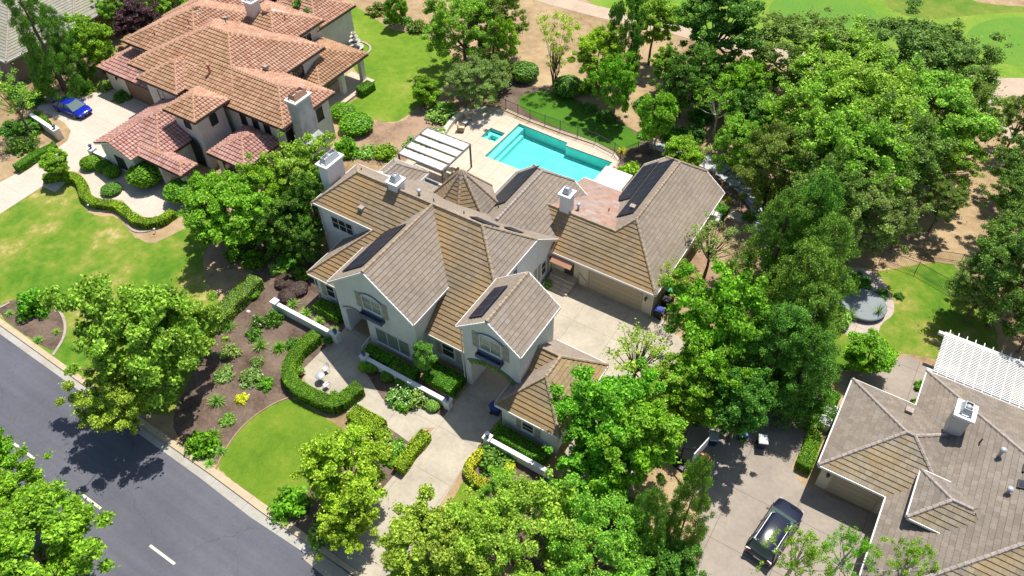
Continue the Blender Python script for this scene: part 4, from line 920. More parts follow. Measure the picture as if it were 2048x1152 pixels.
# ------------------------------------------------------------------ pool and spa
pl_ = empty('swimming_pool', (-6, 17.5, 0), 'turquoise swimming pool with stepped corner behind the white house', 'pool')
def plaster():
    a = NM('pool_plaster', .6, .3); p = a.pos(); v = a.n('ShaderNodeTexVoronoi', feature='SMOOTH_F1'); v.inputs['Scale'].default_value = 1.6; a.l(p, v.inputs['Vector'])
    a.col(a.mix(a.ramp(v.outputs[0], [(.1, 0.), (.7, 1.)]), (.46,.88,.80), (.36,.80,.75))); return a.m
M['plaster'] = plaster(); M['step'] = plain('pool_step_plaster', (.58,.80,.76), .6, var=.04)
def waterm():
    m = bpy.data.materials.new('pool_water'); m.use_nodes = True; t = m.node_tree; t.nodes.clear()
    tr = t.nodes.new('ShaderNodeBsdfTransparent'); tr.inputs[0].default_value = (.50,.96,.94,1); gl = t.nodes.new('ShaderNodeBsdfGlossy'); gl.inputs['Roughness'].default_value = .06
    fr = t.nodes.new('ShaderNodeFresnel'); fr.inputs[0].default_value = 1.33; mx = t.nodes.new('ShaderNodeMixShader'); o = t.nodes.new('ShaderNodeOutputMaterial')
    nz = t.nodes.new('ShaderNodeTexNoise'); nz.inputs['Scale'].default_value = 3.5; g = t.nodes.new('ShaderNodeNewGeometry'); bp = t.nodes.new('ShaderNodeBump'); bp.inputs['Strength'].default_value = .35
    t.links.new(g.outputs['Position'], nz.inputs['Vector']); t.links.new(nz.outputs[0], bp.inputs['Height']); t.links.new(bp.outputs[0], gl.inputs['Normal']); t.links.new(bp.outputs[0], fr.inputs['Normal'])
    t.links.new(fr.outputs[0], mx.inputs[0]); t.links.new(tr.outputs[0], mx.inputs[1]); t.links.new(gl.outputs[0], mx.inputs[2]); t.links.new(mx.outputs[0], o.inputs[0]); return m
M['water'] = waterm()
def basin(poly, depth, parent, name='basin'):
    n = len(poly); b = MB(); tr = tessellate_polygon([[Vector((x, y, 0)) for x, y in poly]])
    A = sum(poly[i][0]*poly[(i+1) % n][1]-poly[(i+1) % n][0]*poly[i][1] for i in range(n)); P_ = poly if A > 0 else poly[::-1]
    tr = tessellate_polygon([[Vector((x, y, 0)) for x, y in P_]])
    b.mesh([(x, y, -depth) for x, y in P_], [t if ((P_[t[1]][0]-P_[t[0]][0])*(P_[t[2]][1]-P_[t[0]][1])-(P_[t[1]][1]-P_[t[0]][1])*(P_[t[2]][0]-P_[t[0]][0])) > 0 else t[::-1] for t in tr])
    for i in range(n):
        a, c = P_[i], P_[(i+1) % n]; b.mesh([(*a,-depth),(*c,-depth),(*c,-.10),(*a,-.10)], [(3,2,1,0)], 0); b.mesh([(*a,-.10),(*c,-.10),(*c,.02),(*a,.02)], [(3,2,1,0)], 1)
    return b.build(name, [M['plaster'], M['slate']], parent)
basin(POOL, 1.25, pl_)
b = MB(); b.box(-12.25,-11.55,14.4,20.9,-1.24,-.30); b.box(-11.549,-11.2,14.4,20.2,-1.24,-.75); b.build('steps', M['step'], pl_)
b = MB(); b.prism(POOL, None, -.12); b.build('water', M['water'], pl_)
b = MB(); rg = random.Random(8)
for k in range(170):
    t = rg.random()*6.28; r = .6+.5*rg.random(); x, y = -8.9+r*2.2*math.cos(t)*(.8+.4*rg.random()), 18.2+r*1.15*math.sin(t)*(.7+.5*rg.random()); s_ = .03+.05*rg.random(); a = rg.random()*3
    b.face([(x+s_*math.cos(a), y+s_*math.sin(a), -.108), (x-s_*math.sin(a)*.6, y+s_*math.cos(a)*.6, -.108), (x-s_*math.cos(a), y-s_*math.sin(a), -.108), (x+s_*math.sin(a)*.6, y-s_*math.cos(a)*.6, -.108)])
tag(b.build('fallen_leaves', plain('dead_leaves', (.03,.05,.03), .8)), 'dark fallen leaves drifting in a ring on the pool water', 'leaves', kind='stuff')
sp_ = empty('hot_tub', (-13.5, 17.8, 0), 'small square turquoise spa tub joined to the left side of the pool', 'hot tub')
basin(SPA, .9, sp_)
b = MB(); b.box(-14.45,-14.0,16.95,18.7,-.89,-.40); b.box(-13.999,-13.1,18.2,18.7,-.89,-.40); b.box(-13.099,-12.65,16.95,18.7,-.89,-.40); b.box(-13.999,-13.1,16.95,17.3,-.89,-.40); b.build('bench', M['step'], sp_)
b = MB(); b.prism(SPA, None, -.12); b.build('water', M['water'], sp_)

# ================================================================== VEGETATION
L_ = {}
L_['maple'] = leaf_mat('leaves_maple', [(.09,.21,.016),(.15,.32,.022),(.22,.42,.03),(.30,.50,.045)])
L_['street'] = leaf_mat('leaves_street_tree', [(.13,.22,.025),(.20,.32,.035),(.30,.43,.055),(.42,.54,.10)])
L_['yellow'] = leaf_mat('leaves_yellow_green', [(.17,.27,.022),(.26,.38,.028),(.36,.48,.038),(.48,.57,.07)])
L_['oak'] = leaf_mat('leaves_oak', [(.07,.12,.022),(.115,.19,.032),(.17,.26,.045),(.25,.34,.08)], .3)
L_['oakb'] = leaf_mat('leaves_oak_bright', [(.095,.21,.02),(.16,.32,.03),(.24,.42,.042),(.35,.52,.08)], .32)
L_['red'] = leaf_mat('leaves_conifer', [(.055,.13,.022),(.095,.21,.03),(.15,.29,.04),(.22,.37,.06)], .25)
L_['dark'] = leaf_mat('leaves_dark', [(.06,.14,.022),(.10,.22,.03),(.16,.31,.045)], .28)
L_['olive'] = leaf_mat('leaves_grey_green', [(.13,.20,.055),(.20,.29,.08),(.28,.38,.12)], .3)
L_['plum'] = leaf_mat('leaves_purple_plum', [(.05,.022,.035),(.09,.04,.06),(.13,.065,.085)], .2)
L_['box'] = leaf_mat('leaves_clipped_hedge', [(.08,.22,.010),(.13,.31,.016),(.20,.40,.026)], .3)
L_['golden'] = leaf_mat('leaves_golden_hedge', [(.20,.32,.012),(.30,.42,.018),(.40,.48,.03)], .25)
L_['lime'] = leaf_mat('leaves_lime_hedge', [(.12,.24,.035),(.20,.35,.06),(.31,.46,.12)], .3)
L_['gold'] = leaf_mat('leaves_gold_shrub', [(.42,.42,.02),(.58,.54,.03),(.66,.60,.06)], .25)
L_['flower'] = plain('white_petals', (.72,.70,.62), .8, var=.1)
L_['pinkf'] = plain('rose_pink_petals', (.50,.10,.07), .8, var=.3)
L_['redf'] = plain('red_petals', (.6,.05,.02), .8, var=.1)
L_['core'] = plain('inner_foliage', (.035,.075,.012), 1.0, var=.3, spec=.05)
M['bark'] = plain('bark', (.16,.12,.09), .95, var=.35, nscale=6, spec=.1)
M['palebark'] = plain('pale_bark', (.42,.38,.32), .9, var=.25, nscale=6, spec=.1)
M['terrac'] = plain('terracotta_pot', (.46,.33,.22), .8, var=.12)

def leafmesh(name, cen, nor, size, mats, rng, asp=.62, midx=None, jit=.5):
    """one rhombic leaf (folded along its length) per centre"""
    n = len(cen); up = nor+rng.normal(size=(n, 3))*jit; up /= np.linalg.norm(up, axis=1)[:, None]+1e-9
    r = rng.normal(size=(n, 3)); a = np.cross(up, r); a /= np.linalg.norm(a, axis=1)[:, None]+1e-9; b = np.cross(up, a)
    s = (size*(.45+1.0*rng.random(n)**1.3))[:, None]
    v = np.stack([cen+a*s, cen+b*s*asp+up*s*.12, cen-a*s, cen-b*s*asp+up*s*.12], axis=1).reshape(-1, 3)
    me = bpy.data.meshes.new(name); me.vertices.add(4*n); me.vertices.foreach_set('co', v.astype(np.float32).ravel())
    me.loops.add(4*n); me.loops.foreach_set('vertex_index', np.arange(4*n, dtype=np.int32))
    me.polygons.add(n); me.polygons.foreach_set('loop_start', np.arange(0, 4*n, 4, dtype=np.int32)); me.polygons.foreach_set('loop_total', np.full(n, 4, dtype=np.int32))
    if midx is not None: me.polygons.foreach_set('material_index', midx.astype(np.int32))
    for m in mats: me.materials.append(m)
    me.update(calc_edges=True); me.validate(); return me
def unit(v): return v/(np.linalg.norm(v, axis=1)[:, None]+1e-9)
PROTO = {}
def crown_points(style, rng):
    """clump centres and radii for a crown inside the unit ball (z from -1 to 1)"""
    cs = []
    if style == 'broad':
        n = 170; d = unit(rng.normal(size=(n, 3))); d[:, 2] = np.where(rng.random(n) < .68, np.abs(d[:, 2]), -np.abs(d[:, 2])*.8)
        d = unit(d); lob = 1+.16*np.sin(3*np.arctan2(d[:, 1], d[:, 0])+rng.random()*6)+.10*np.sin(5*np.arctan2(d[:, 1], d[:, 0])+4*d[:, 2]+rng.random()*6)
        r = (.50+.45*rng.random(n)**.6)*lob*.88; r[:22] = (.95+.2*rng.random(22))*lob[:22]; return d*r[:, None], .09+.085*rng.random(n)
    if style == 'oak':
        n = 230; d = unit(rng.normal(size=(n, 3))); d[:, 2] = np.where(rng.random(n) < .7, np.abs(d[:, 2]), -np.abs(d[:, 2])*.6); d = unit(d)
        lob = 1+.14*np.sin(4*np.arctan2(d[:, 1], d[:, 0])+rng.random()*6)+.10*np.sin(7*np.arctan2(d[:, 1], d[:, 0])+rng.random()*6)
        r = (.60+.36*rng.random(n)**.5)*lob*.90; r[:30] = (.92+.2*rng.random(30))*lob[:30]; return d*r[:, None], .075+.075*rng.random(n)
    if style == 'ball':
        n = 70; d = unit(rng.normal(size=(n, 3))); r = .55+.33*rng.random(n); return d*r[:, None], .18+.10*rng.random(n)
    if style == 'conifer':
        n = 260; z = -1+2*rng.random(n)**1.25; t = rng.random(n)*6.283; rr = (1-(z+1)/2)**.45*(.35+.72*rng.random(n)**.5)*(1+.18*np.sin(3*t+5*z)+.12*np.sin(7*t-9*z))+.03
        return np.stack([rr*np.cos(t), rr*np.sin(t), z], 1), (.10+.07*rng.random(n))*(1.15-.3*(z+1)/2)
    if style == 'column':
        n = 120; z = -1+2*rng.random(n); rr = np.sqrt(np.clip(1-np.abs(z)**2.2, 0, 1))*(.4+.5*rng.random(n)**.5); t = rng.random(n)*6.283
        return np.stack([rr*np.cos(t), rr*np.sin(t), z], 1), .13+.08*rng.random(n)
    if style == 'vase':
        n = 80; z = -.7+1.7*rng.random(n)**.6; rr = (.25+.62*(z+.9)/1.9)*(.5+.5*rng.random(n)); t = rng.random(n)*6.283
        return np.stack([rr*np.cos(t), rr*np.sin(t), z], 1), .10+.06*rng.random(n)
    if style == 'sparse':
        n = 60; d = unit(rng.normal(size=(n, 3))); d[:, 2] = np.abs(d[:, 2])-.2; r = .35+.6*rng.random(n); return unit(d)*r[:, None], .10+.07*rng.random(n)
    if style == 'weep':
        n = 80; t = rng.random(n)*6.283; rr = .15+.85*rng.random(n); z = .6-.9*rr**2-.5*rng.random(n)
        return np.stack([rr*np.cos(t), rr*np.sin(t), z], 1), .09+.06*rng.random(n)
CNT = dict(broad=(360, .029), oak=(420, .020), ball=(260, .036), conifer=(300, .0175), column=(240, .029), vase=(80, .026), sparse=(60, .028), weep=(190, .020))
def proto(style, lk, seed):
    key = (style, lk, seed)
    if key in PROTO: return PROTO[key]
    rng = np.random.default_rng(seed*97+hash_(style)); c, r = crown_points(style, rng); cnt, ls = CNT[style]
    cen = []; nor = []
    for ci, ri in zip(c, r):
        k = int(cnt*(ri/.16)**2*(.8+.4*rng.random())); d = unit(rng.normal(size=(k, 3))); d[:, 2] = d[:, 2]*.8+.15; q = (rng.random(k)**.45)[:, None]
        sq = np.array([1, 1, .7]) if style != 'weep' else np.array([.8, .8, 1.6])
        p = ci+d*ri*q*sq; cen.append(p); nn = d*.30+np.array([0, 0, .55])+ci*.25
        if style == 'weep': nn = d
        nor.append(unit(nn))
    cen = np.concatenate(cen); nor = np.concatenate(nor)
    if style in ('broad', 'oak', 'conifer'):      # twigs that fill between the clumps
        m = len(cen)//4; ia, ib = rng.integers(0, len(c), m), rng.integers(0, len(c), m); near = np.linalg.norm(c[ia]-c[ib], axis=1) < .45; ia, ib = ia[near], ib[near]; t = rng.random((len(ia), 1))
        e = c[ia]*(1-t)+c[ib]*t+rng.normal(size=(len(ia), 3))*.05; cen = np.concatenate([cen, e]); nor = np.concatenate([nor, unit(e*.4+np.array([0, 0, .7]))])
    k = len(cen)//14; idx = rng.integers(0, len(cen), k); cen = np.concatenate([cen, cen[idx]*(1.04+.10*rng.random((k, 1)))]); nor = np.concatenate([nor, nor[idx]])
    me = leafmesh('crown', cen, nor, ls, [L_[lk]], rng, jit=.75); PROTO[key] = (me, c, r); return PROTO[key]
def hash_(s): return sum(ord(ch)*(i+3) for i, ch in enumerate(s)) % 1000
TN = [0]
def tree(name, px, py, zc, rx, rz, style, lk, label, group=None, seed=None, bark='bark', tilt=(0, 0), limbs=9, tr=None, cat='tree', mult=None, leafscale=None):
    """crown centre seen at pixel (px, py) when it hangs zc metres above the ground"""
    TN[0] += 1; seed = seed if seed is not None else TN[0] % 3
    rx *= .9; x, y, _ = P(px, py, zc); root = empty(name, (x, y, 0), label, cat, group)
    me, c, r = proto(style, lk, seed); rot = (TN[0]*2.399) % 6.283
    o = bpy.data.objects.new('crown', me); C.objects.link(o); o.parent = root; o.location = (0, 0, zc); o.scale = (rx, rx, rz); o.rotation_euler = (0, 0, rot)
    t = MB(); rg = random.Random(TN[0]); R0 = tr or max(.06, rx*.045)
    cz = max(.3, zc-rz*.55); ms = []
    nst = mult or 1
    for s_ in range(nst):
        ax, ay = (0, 0) if nst == 1 else (R0*2.2*math.cos(s_*2.4), R0*2.2*math.sin(s_*2.4)); ox, oy = ax*4, ay*4
        if style in ('conifer', 'column'): t.tube([(ax,ay,-.05),(ax,ay,zc*.5),(ax,ay,zc+rz*.85)], [R0*1.2,R0*.9,R0*.15], 7)
        else: t.tube([(ax,ay,-.05),(ax*1.5+rg.uniform(-.1,.1),ay*1.5+rg.uniform(-.1,.1),cz*.5),(ox+rg.uniform(-.2,.2),oy+rg.uniform(-.2,.2),cz),(ox,oy,zc+rz*.2)], [R0*1.35,R0,R0*.85,R0*.4], 7)
    if style not in ('conifer', 'column', 'ball'):
        ids = list(range(len(c))); rg.shuffle(ids); ca, sa = math.cos(rot), math.sin(rot)
        for i in ids[:limbs]:
            p = c[i]; e_ = Vector(((p[0]*ca-p[1]*sa)*rx, (p[0]*sa+p[1]*ca)*rx, zc+p[2]*rz)); s0 = Vector((0, 0, max(.3, cz*(.75+.35*rg.random())))); m_ = s0.lerp(e_, .5)+Vector((0, 0, -.08*rx))
            t.tube([s0, m_, e_], [R0*.5, R0*.32, R0*.1], 5)
    t.build('trunk', M[bark], root, local=True); return root
# clipped hedges: a core with leaves over its faces
def hedge(name, pts, w_, h, lk, label, px=True, group=None, sm=0, dens=300, ls=.046, z0=0, zpx=None, cat='hedge'):
    if px: pts = [P(*p, h if zpx is None else zpx)[:2] for p in pts]
    b, cl = strip('', pts, w_*.9, h-.04, '', px=False, z0=z0, sm=sm)
    cx = sum(p[0] for p in cl)/len(cl); cy = sum(p[1] for p in cl)/len(cl)
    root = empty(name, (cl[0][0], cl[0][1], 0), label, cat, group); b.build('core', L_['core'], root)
    rng = np.random.default_rng(int(abs(cx*31+cy*17)) % 10000+7); cen = []; nor = []
    segs = list(zip(cl, cl[1:])); L = [math.dist(a, c) for a, c in segs]; tot = sum(L)
    def add(n, f):
        ch = rng.choice(len(segs), n, p=[l/tot for l in L])
        for i in ch:
            a, c = segs[i]; t = rng.random(); p = np.array([a[0]+(c[0]-a[0])*t, a[1]+(c[1]-a[1])*t]); d = np.array([c[0]-a[0], c[1]-a[1]]); d = d/(np.linalg.norm(d)+1e-9); f(p, np.array([-d[1], d[0]]))
    def top(p, n): u = (rng.random()-.5)*w_; e = .04*(1-(2*u/w_)**4); cen.append([p[0]+n[0]*u, p[1]+n[1]*u, h-.06+e+rng.random()*.05]); nor.append([n[0]*u*.8, n[1]*u*.8, 1])
    def side(s_):
        def f(p, n): cen.append([p[0]+n[0]*s_*(w_/2-.04+rng.random()*.05), p[1]+n[1]*s_*(w_/2-.04+rng.random()*.05), z0+rng.random()*(h-z0)]); nor.append([n[0]*s_, n[1]*s_, .35])
        return f
    add(int(tot*w_*dens*1.3), top); add(int(tot*(h-z0)*dens*.8), side(1)); add(int(tot*(h-z0)*dens*.8), side(-1))
    for e_, d_ in ((cl[0], -1), (cl[-1], 1)):
        q = cl[1] if d_ < 0 else cl[-2]; dv = np.array([e_[0]-q[0], e_[1]-q[1]]); dv = dv/np.linalg.norm(dv); nn = np.array([-dv[1], dv[0]])
        for _ in range(int(w_*h*dens)): u = (rng.random()-.5)*w_; cen.append([e_[0]+nn[0]*u+dv[0]*.02, e_[1]+nn[1]*u+dv[1]*.02, rng.random()*h]); nor.append([dv[0], dv[1], .3])
    cen = np.array(cen); ph = cen[:, 0]*1.9+cen[:, 1]*2.3; cen = cen+np.stack([np.sin(ph*1.3)*.035, np.sin(ph*1.7+2)*.035, np.sin(ph)*.03+np.sin(ph*2.7)*.02], 1)
    cen = cen-np.array([cl[0][0], cl[0][1], 0]); me = leafmesh('foliage', cen, unit(np.array(nor)), ls, [L_[lk]], rng, jit=.55); o = bpy.data.objects.new('foliage', me); C.objects.link(o); o.parent = root
    return root
SH = {}
def shrub_mesh(kind, lk, seed):
    k = (kind, lk, seed)
    if k in SH: return SH[k]
    rng = np.random.default_rng(seed*13+hash_(kind+lk)); 
    if kind == 'clip':     # clipped dome, unit radius, z 0..1 (flattened ball)
        n = 2600; d = unit(rng.normal(size=(n, 3))); rr = 1+.03*rng.normal(size=n); cen = d*rr[:, None]; me = leafmesh('foliage', cen, d, .075, [L_[lk]], rng, jit=.45)
    elif kind == 'loose':
        cen = []; nor = []
        for _ in range(30):
            d = rng.normal(size=3); d[2] = abs(d[2])*.9; d /= np.linalg.norm(d); c = d*(.35+.42*rng.random()); r = .22+.14*rng.random(); m = 65; e = unit(rng.normal(size=(m, 3))); cen.append(c+e*r*(rng.random((m, 1))**.4)); nor.append(unit(e+np.array([0, 0, .5])))
        me = leafmesh('foliage', np.concatenate(cen), np.concatenate(nor), .085, [L_[lk]], rng)
    elif kind == 'flower':
        cen = []; nor = []; mi = []
        for _ in range(34):
            d = rng.normal(size=3); d[2] = abs(d[2])*.9; d /= np.linalg.norm(d); c = d*(.35+.45*rng.random()); r = .2+.12*rng.random(); m = 60; e = unit(rng.normal(size=(m, 3))); cen.append(c+e*r*(rng.random((m, 1))**.4)); nor.append(unit(e+np.array([0, 0, .6])))
            mi.append(((rng.random(m) > .90) & (e[:, 2] > 0)).astype(int))
        me = leafmesh('foliage', np.concatenate(cen), np.concatenate(nor), .08, [L_[lk], L_['flower'] if lk != 'oak' else L_['pinkf']], rng, midx=np.concatenate(mi))
    else:                  # 'spiky': arching straps from the base
        vs = []; n = {'spiky': 110, 'yucca': 90}[kind]; rg = random.Random(seed+5); b = MB()
        for i in range(n):
            t = rg.random()*6.283; el = rg.uniform(.35, 1.45) if kind == 'spiky' else rg.uniform(-.1, 1.4); L = rg.uniform(.75, 1.15); w_ = .035 if kind == 'spiky' else .04
            z_ = 0 if kind == 'spiky' else .0; dx, dy = math.cos(t), math.sin(t); p = []
            for s_ in (0, .45, .8, 1.0):
                h_ = L*s_*math.sin(el)-(.55*s_*s_*L*.6 if kind == 'spiky' else .05*s_*s_); r_ = L*s_*math.cos(el)+(.12*s_*s_ if kind == 'spiky' else 0); p.append((dx*r_, dy*r_, max(.02, h_+z_)))
            for j in range(3):
                wa, wb = w_*(1-.25*j), w_*(1-.25*(j+1))*(1 if j < 2 else .15); a, c = p[j], p[j+1]
                b.face([(a[0]-dy*wa, a[1]+dx*wa, a[2]), (a[0]+dy*wa, a[1]-dx*wa, a[2]), (c[0]+dy*wb, c[1]-dx*wb, c[2]), (c[0]-dy*wb, c[1]+dx*wb, c[2])])
        tmp = b.build('foliage', L_[lk]); me = tmp.data; bpy.data.objects.remove(tmp)
    SH[k] = me; return me
SN = [0]
def shrub(name, px, py, r, h, kind, lk, label, group=None, cat='shrub', z=None, xy=None, core=None, leg=0):
    SN[0] += 1; zc = h*.5 if z is None else z
    x, y = xy if xy else P(px, py, zc)[:2]; root = empty(name, (x, y, 0), label, cat, group, rz=(SN[0]*1.7) % 6.28)
    me = shrub_mesh(kind, lk, SN[0] % 3); o = bpy.data.objects.new('foliage', me); C.objects.link(o); o.parent = root
    if kind == 'clip':
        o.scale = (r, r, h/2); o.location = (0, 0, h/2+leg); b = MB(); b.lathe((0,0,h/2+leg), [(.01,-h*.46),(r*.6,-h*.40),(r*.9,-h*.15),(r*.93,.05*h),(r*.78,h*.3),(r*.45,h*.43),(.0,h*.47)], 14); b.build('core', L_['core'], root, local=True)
        if leg: b = MB(); b.tube([(0,0,0),(0,0,leg+.1)], [.06,.05], 6); b.build('stem', M['bark'], root, local=True)
    elif kind in ('loose', 'flower'):
        o.scale = (r*1.1, r*1.1, h*.95); b = MB()
        for k in range(5): a = k*1.26; b.tube([(0,0,0),(r*.5*math.cos(a), r*.5*math.sin(a), h*.6)], [.03*max(.4,r), .01], 5)
        b.build('stem', M['bark'], root, local=True)
    else:
        o.scale = (r, r, h*1.25)
        b = MB(); b.lathe((0,0,0), [(r*.16,-.02),(r*.12,h*.12),(0,h*.2)], 8); b.build('stem', M['bark'], root, local=True)
    return root

# ================================================================== TREES (px, py of the crown centre, its height, radii)
OG = 'oaks between the gardens and the golf course'; RG = 'tall redwoods between the two drives'
T = tree
T('maple_tree', 280, 680, 6.3, 5.0, 5.4, 'broad', 'street', 'large spreading yellow green street tree whose shadow falls on the road beside the kerb', limbs=14)
T('maple_tree', 235, 800, 4.0, 3.0, 2.8, 'broad', 'street', 'low leafy tree at the kerb overlapping the front of the large street tree')
T('maple_tree', 375, 650, 4.0, 2.8, 2.6, 'broad', 'street', 'leafy tree beside the pale green hedge, behind the large street tree')
T('maple_tree', 60, 1095, 6.0, 4.5, 3.2, 'broad', 'maple', 'bright green tree over the road in the bottom left corner', 'bright green trees across the street')
T('maple_tree', -48, 920, 6.0, 2.9, 3.0, 'broad', 'maple', 'bright green tree cut by the left edge of the picture above the road marking', 'bright green trees across the street')
T('maple_tree', 22, 1010, 5.4, 2.9, 2.6, 'broad', 'maple', 'bright green tree joining the two others along the left edge of the road', 'bright green trees across the street')
T('maple_tree', 1485, 805, 5.0, 2.6, 3.2, 'broad', 'dark', 'dark tree shading the bins on the neighbour\'s drive')  # extra tree added to throw shade across the drive
T('yellow_tree', 692, 940, 4.0, 3.4, 3.2, 'broad', 'yellow', 'yellow green tree on the round front lawn left of the clipped golden hedge', limbs=14)
T('yellow_tree', 690, 1035, 3.0, 2.4, 2.0, 'broad', 'yellow', 'low yellow green tree beside the kerb, below the one on the front lawn')
T('yellow_tree', 858, 1095, 4.6, 3.5, 2.8, 'broad', 'street', 'thin crowned yellow green tree with pale limbs at the foot of the driveway', bark='palebark', limbs=16)
T('oak_tree', 1035, 1095, 5.0, 4.8, 3.6, 'oak', 'oakb', 'broad light green oak at the bottom edge right of the driveway', limbs=14)
T('oak_tree', 1005, 1000, 3.0, 2.1, 1.8, 'oak', 'oakb', 'small rounded light green tree touching the golden hedge beside the driveway')
T('oak_tree', 1195, 1105, 5.0, 4.0, 3.6, 'oak', 'oakb', 'light green oak at the bottom edge left of the pair of dark conifers')
T('maple_tree', 1212, 845, 5.6, 3.9, 3.8, 'broad', 'maple', 'vivid green maple rising in front of the small hipped roof of the white house', limbs=14)
T('maple_tree', 1268, 885, 5.4, 3.6, 3.6, 'broad', 'maple', 'vivid green maple beside the basketball hoop', limbs=12)
T('maple_tree', 1185, 960, 3.6, 3.0, 2.6, 'broad', 'maple', 'vivid green maple overhanging the end of the low white wall')
T('maple_tree', 1335, 795, 3.6, 2.7, 2.4, 'broad', 'street', 'loose light green tree at the edge of the motor court behind the vivid green maples')
T('conifer_tree', 1292, 1060, 5.0, 1.75, 5.0, 'conifer', 'red', 'narrow dark conifer left of the pair beside the neighbour\'s drive', 'pair of narrow conifers beside the drive')
T('conifer_tree', 1378, 1015, 5.6, 1.75, 5.6, 'conifer', 'red', 'narrow dark conifer right of the pair, at the edge of the neighbour\'s drive', 'pair of narrow conifers beside the drive')
T('maple_tree', 1440, 650, 6.0, 4.1, 4.8, 'broad', 'maple', 'tall vivid green tree beside the bins at the garage corner', limbs=12)
T('maple_tree', 1400, 770, 4.6, 3.1, 3.3, 'broad', 'maple', 'green tree in front of the shaded drive, below the tall one by the bins')
for i, (px, py, zc, rx, rz, lb) in enumerate([(1620,455,6.6,2.9,5.8,'redwood nearest the oaks, topmost of the redwoods'), (1560,480,6.2,2.7,5.4,'redwood directly right of the sparse yellow tree by the garage'), (1642,530,6.2,2.8,5.4,'redwood at the edge of the shaded round spa terrace'),
        (1595,590,6.2,3.1,5.6,'broad redwood in the middle of the row'), (1615,655,5.6,2.7,4.8,'redwood beside the round clipped shrub on the dry grass'), (1555,700,5.4,3.0,4.8,'redwood overhanging the dark end of the neighbour\'s drive'), (1610,740,5.0,2.4,4.6,'lowest redwood beside the striped side path')]):
    T('redwood_tree', px, py, zc*.95, rx*1.2, rz*.9, 'conifer', 'red', lb, RG, tr=.32)
for i, (px, py, zc, rx, rz, lk, lb) in enumerate([(1600,110,5.5,6.0,3.8,'oak','oak at the fairway edge, leftmost of the oak mass'), (1690,150,6.0,5.6,4.0,'oakb','light green oak second from the left along the fairway'), (1800,120,6.0,6.4,4.2,'oak','oak with a ragged top against the fairway between the two greens'),
        (1880,150,5.8,5.6,4.0,'oak','oak at the fairway\'s edge beside the right hand green'), (1740,230,7.0,5.6,4.2,'oakb','large light green oak in the middle of the oak mass'), (1850,240,6.6,5.6,4.2,'oakb','light green oak left of the bend in the cart path'), (1915,235,5.4,4.2,3.6,'oak','oak whose branches reach over the cart path bend'),
        (1640,250,6.0,5.0,4.4,'oakb','light green oak above the flagstone walk'), (1700,330,6.6,5.0,4.6,'oakb','oak behind the topmost redwood'), (1780,315,6.4,4.6,4.0,'oak','oak at the upper edge of the bare tan clearing'), (1560,330,5.0,3.6,4.0,'oak','oak shading the flagstone walk behind the garage wing'),
        (1735,430,5.6,3.6,3.6,'olive','grey green oak in front of the shaded spa terrace'), (1895,315,5.0,2.9,2.8,'oakb','oak between the bare clearing and the cart path'), (1890,400,4.0,1.8,1.6,'oak','small oak standing alone over the bare tan clearing'), (1660,400,5.6,4.0,4.0,'oak','dark oak filling the gap right behind the redwoods'), (1480,290,3.6,2.8,2.8,'oakb','low oak over the middle of the flagstone walk')]):
    T('oak_tree', px, py, zc, rx*1.13, rz*1.05, 'oak', lk, lb, OG, limbs=8)
for px, py, zc, rx, rz, lk, lb in [(2050,400,5.0,3.2,3.2,'oak','dark oak right of the bare clearing near the picture\'s right edge'), (2040,500,5.6,3.6,3.5,'oak','dark oak right of the bare clearing above the back lawn'), (2040,560,5.6,4.4,4.2,'oak','dark oak cut by the right edge above the white pergola'), (1975,570,4.4,2.8,2.8,'olive','grey green oak overhanging the back lawn fence'), (2085,640,4.0,2.2,2.6,'oak','dark oak shading the lawn beside the white pergola'),
        (2045,240,4.0,2.6,2.8,'oak','dark oak inside the loop of the cart path'), (2060,330,4.2,3.2,3.0,'oak','oak below the loop of the cart path at the right edge')]:
    T('oak_tree', px, py, zc, rx, rz, 'oak', lk, lb, 'dark oaks at the right edge')
# around the pool and beyond it
T('crape_myrtle', 1312, 230, 4.0, 2.5, 2.8, 'ball', 'maple', 'round bright green tree with pale stems behind the patio umbrella', mult=3, bark='palebark')
T('loquat_tree', 1365, 305, 1.9, 2.3, 1.8, 'ball', 'maple', 'bushy bright green tree right behind the garage wing roof')
T('young_tree', 1440, 205, 4.2, 3.4, 3.2, 'sparse', 'maple', 'loose crowned tree with a pale trunk above the flagstone walk', bark='palebark', limbs=14)
T('dark_tree', 1370, 165, 4.4, 3.2, 3.6, 'broad', 'dark', 'dark green tree between the round bright tree and the loose crowned one')
T('dark_tree', 1232, 170, 4.2, 2.6, 3.4, 'broad', 'maple', 'dark bushy tree behind the small fenced lawn')
T('yellow_tree', 1198, 110, 5.0, 3.2, 3.2, 'broad', 'yellow', 'yellow green tree in front of the tall dark narrow one')
T('cedar_tree', 1252, 75, 6.0, 2.4, 5.6, 'column', 'dark', 'tall dark column of foliage standing against the cart path')
T('young_tree', 1308, 45, 5.4, 3.2, 3.0, 'broad', 'street', 'small tree with a slim dark trunk beside the cart path')
T('blue_oak', 1440, 40, 7.4, 5.4, 4.6, 'broad', 'dark', 'large tree standing in front of the cart path with its dark trunk in view', limbs=14, tr=.3)
T('vase_tree', 1110, 105, 4.2, 3.0, 4.0, 'vase', 'yellow', 'thin vase shaped tree with many upright stems in the dry grass', mult=7, limbs=26, bark='bark', tr=.06)
T('oak_tree', 925, 55, 5.4, 5.0, 4.4, 'oak', 'oakb', 'broad oak whose shadow falls on the villa\'s lawn', limbs=12)
T('oak_tree', 985, 40, 5.0, 4.2, 4.2, 'oak', 'oak', 'oak right behind the broad one that shades the villa\'s lawn')
T('young_tree', 1012, 85, 4.4, 1.6, 3.4, 'broad', 'yellow', 'narrow young tree with a thin trunk at the edge of the dry grass')
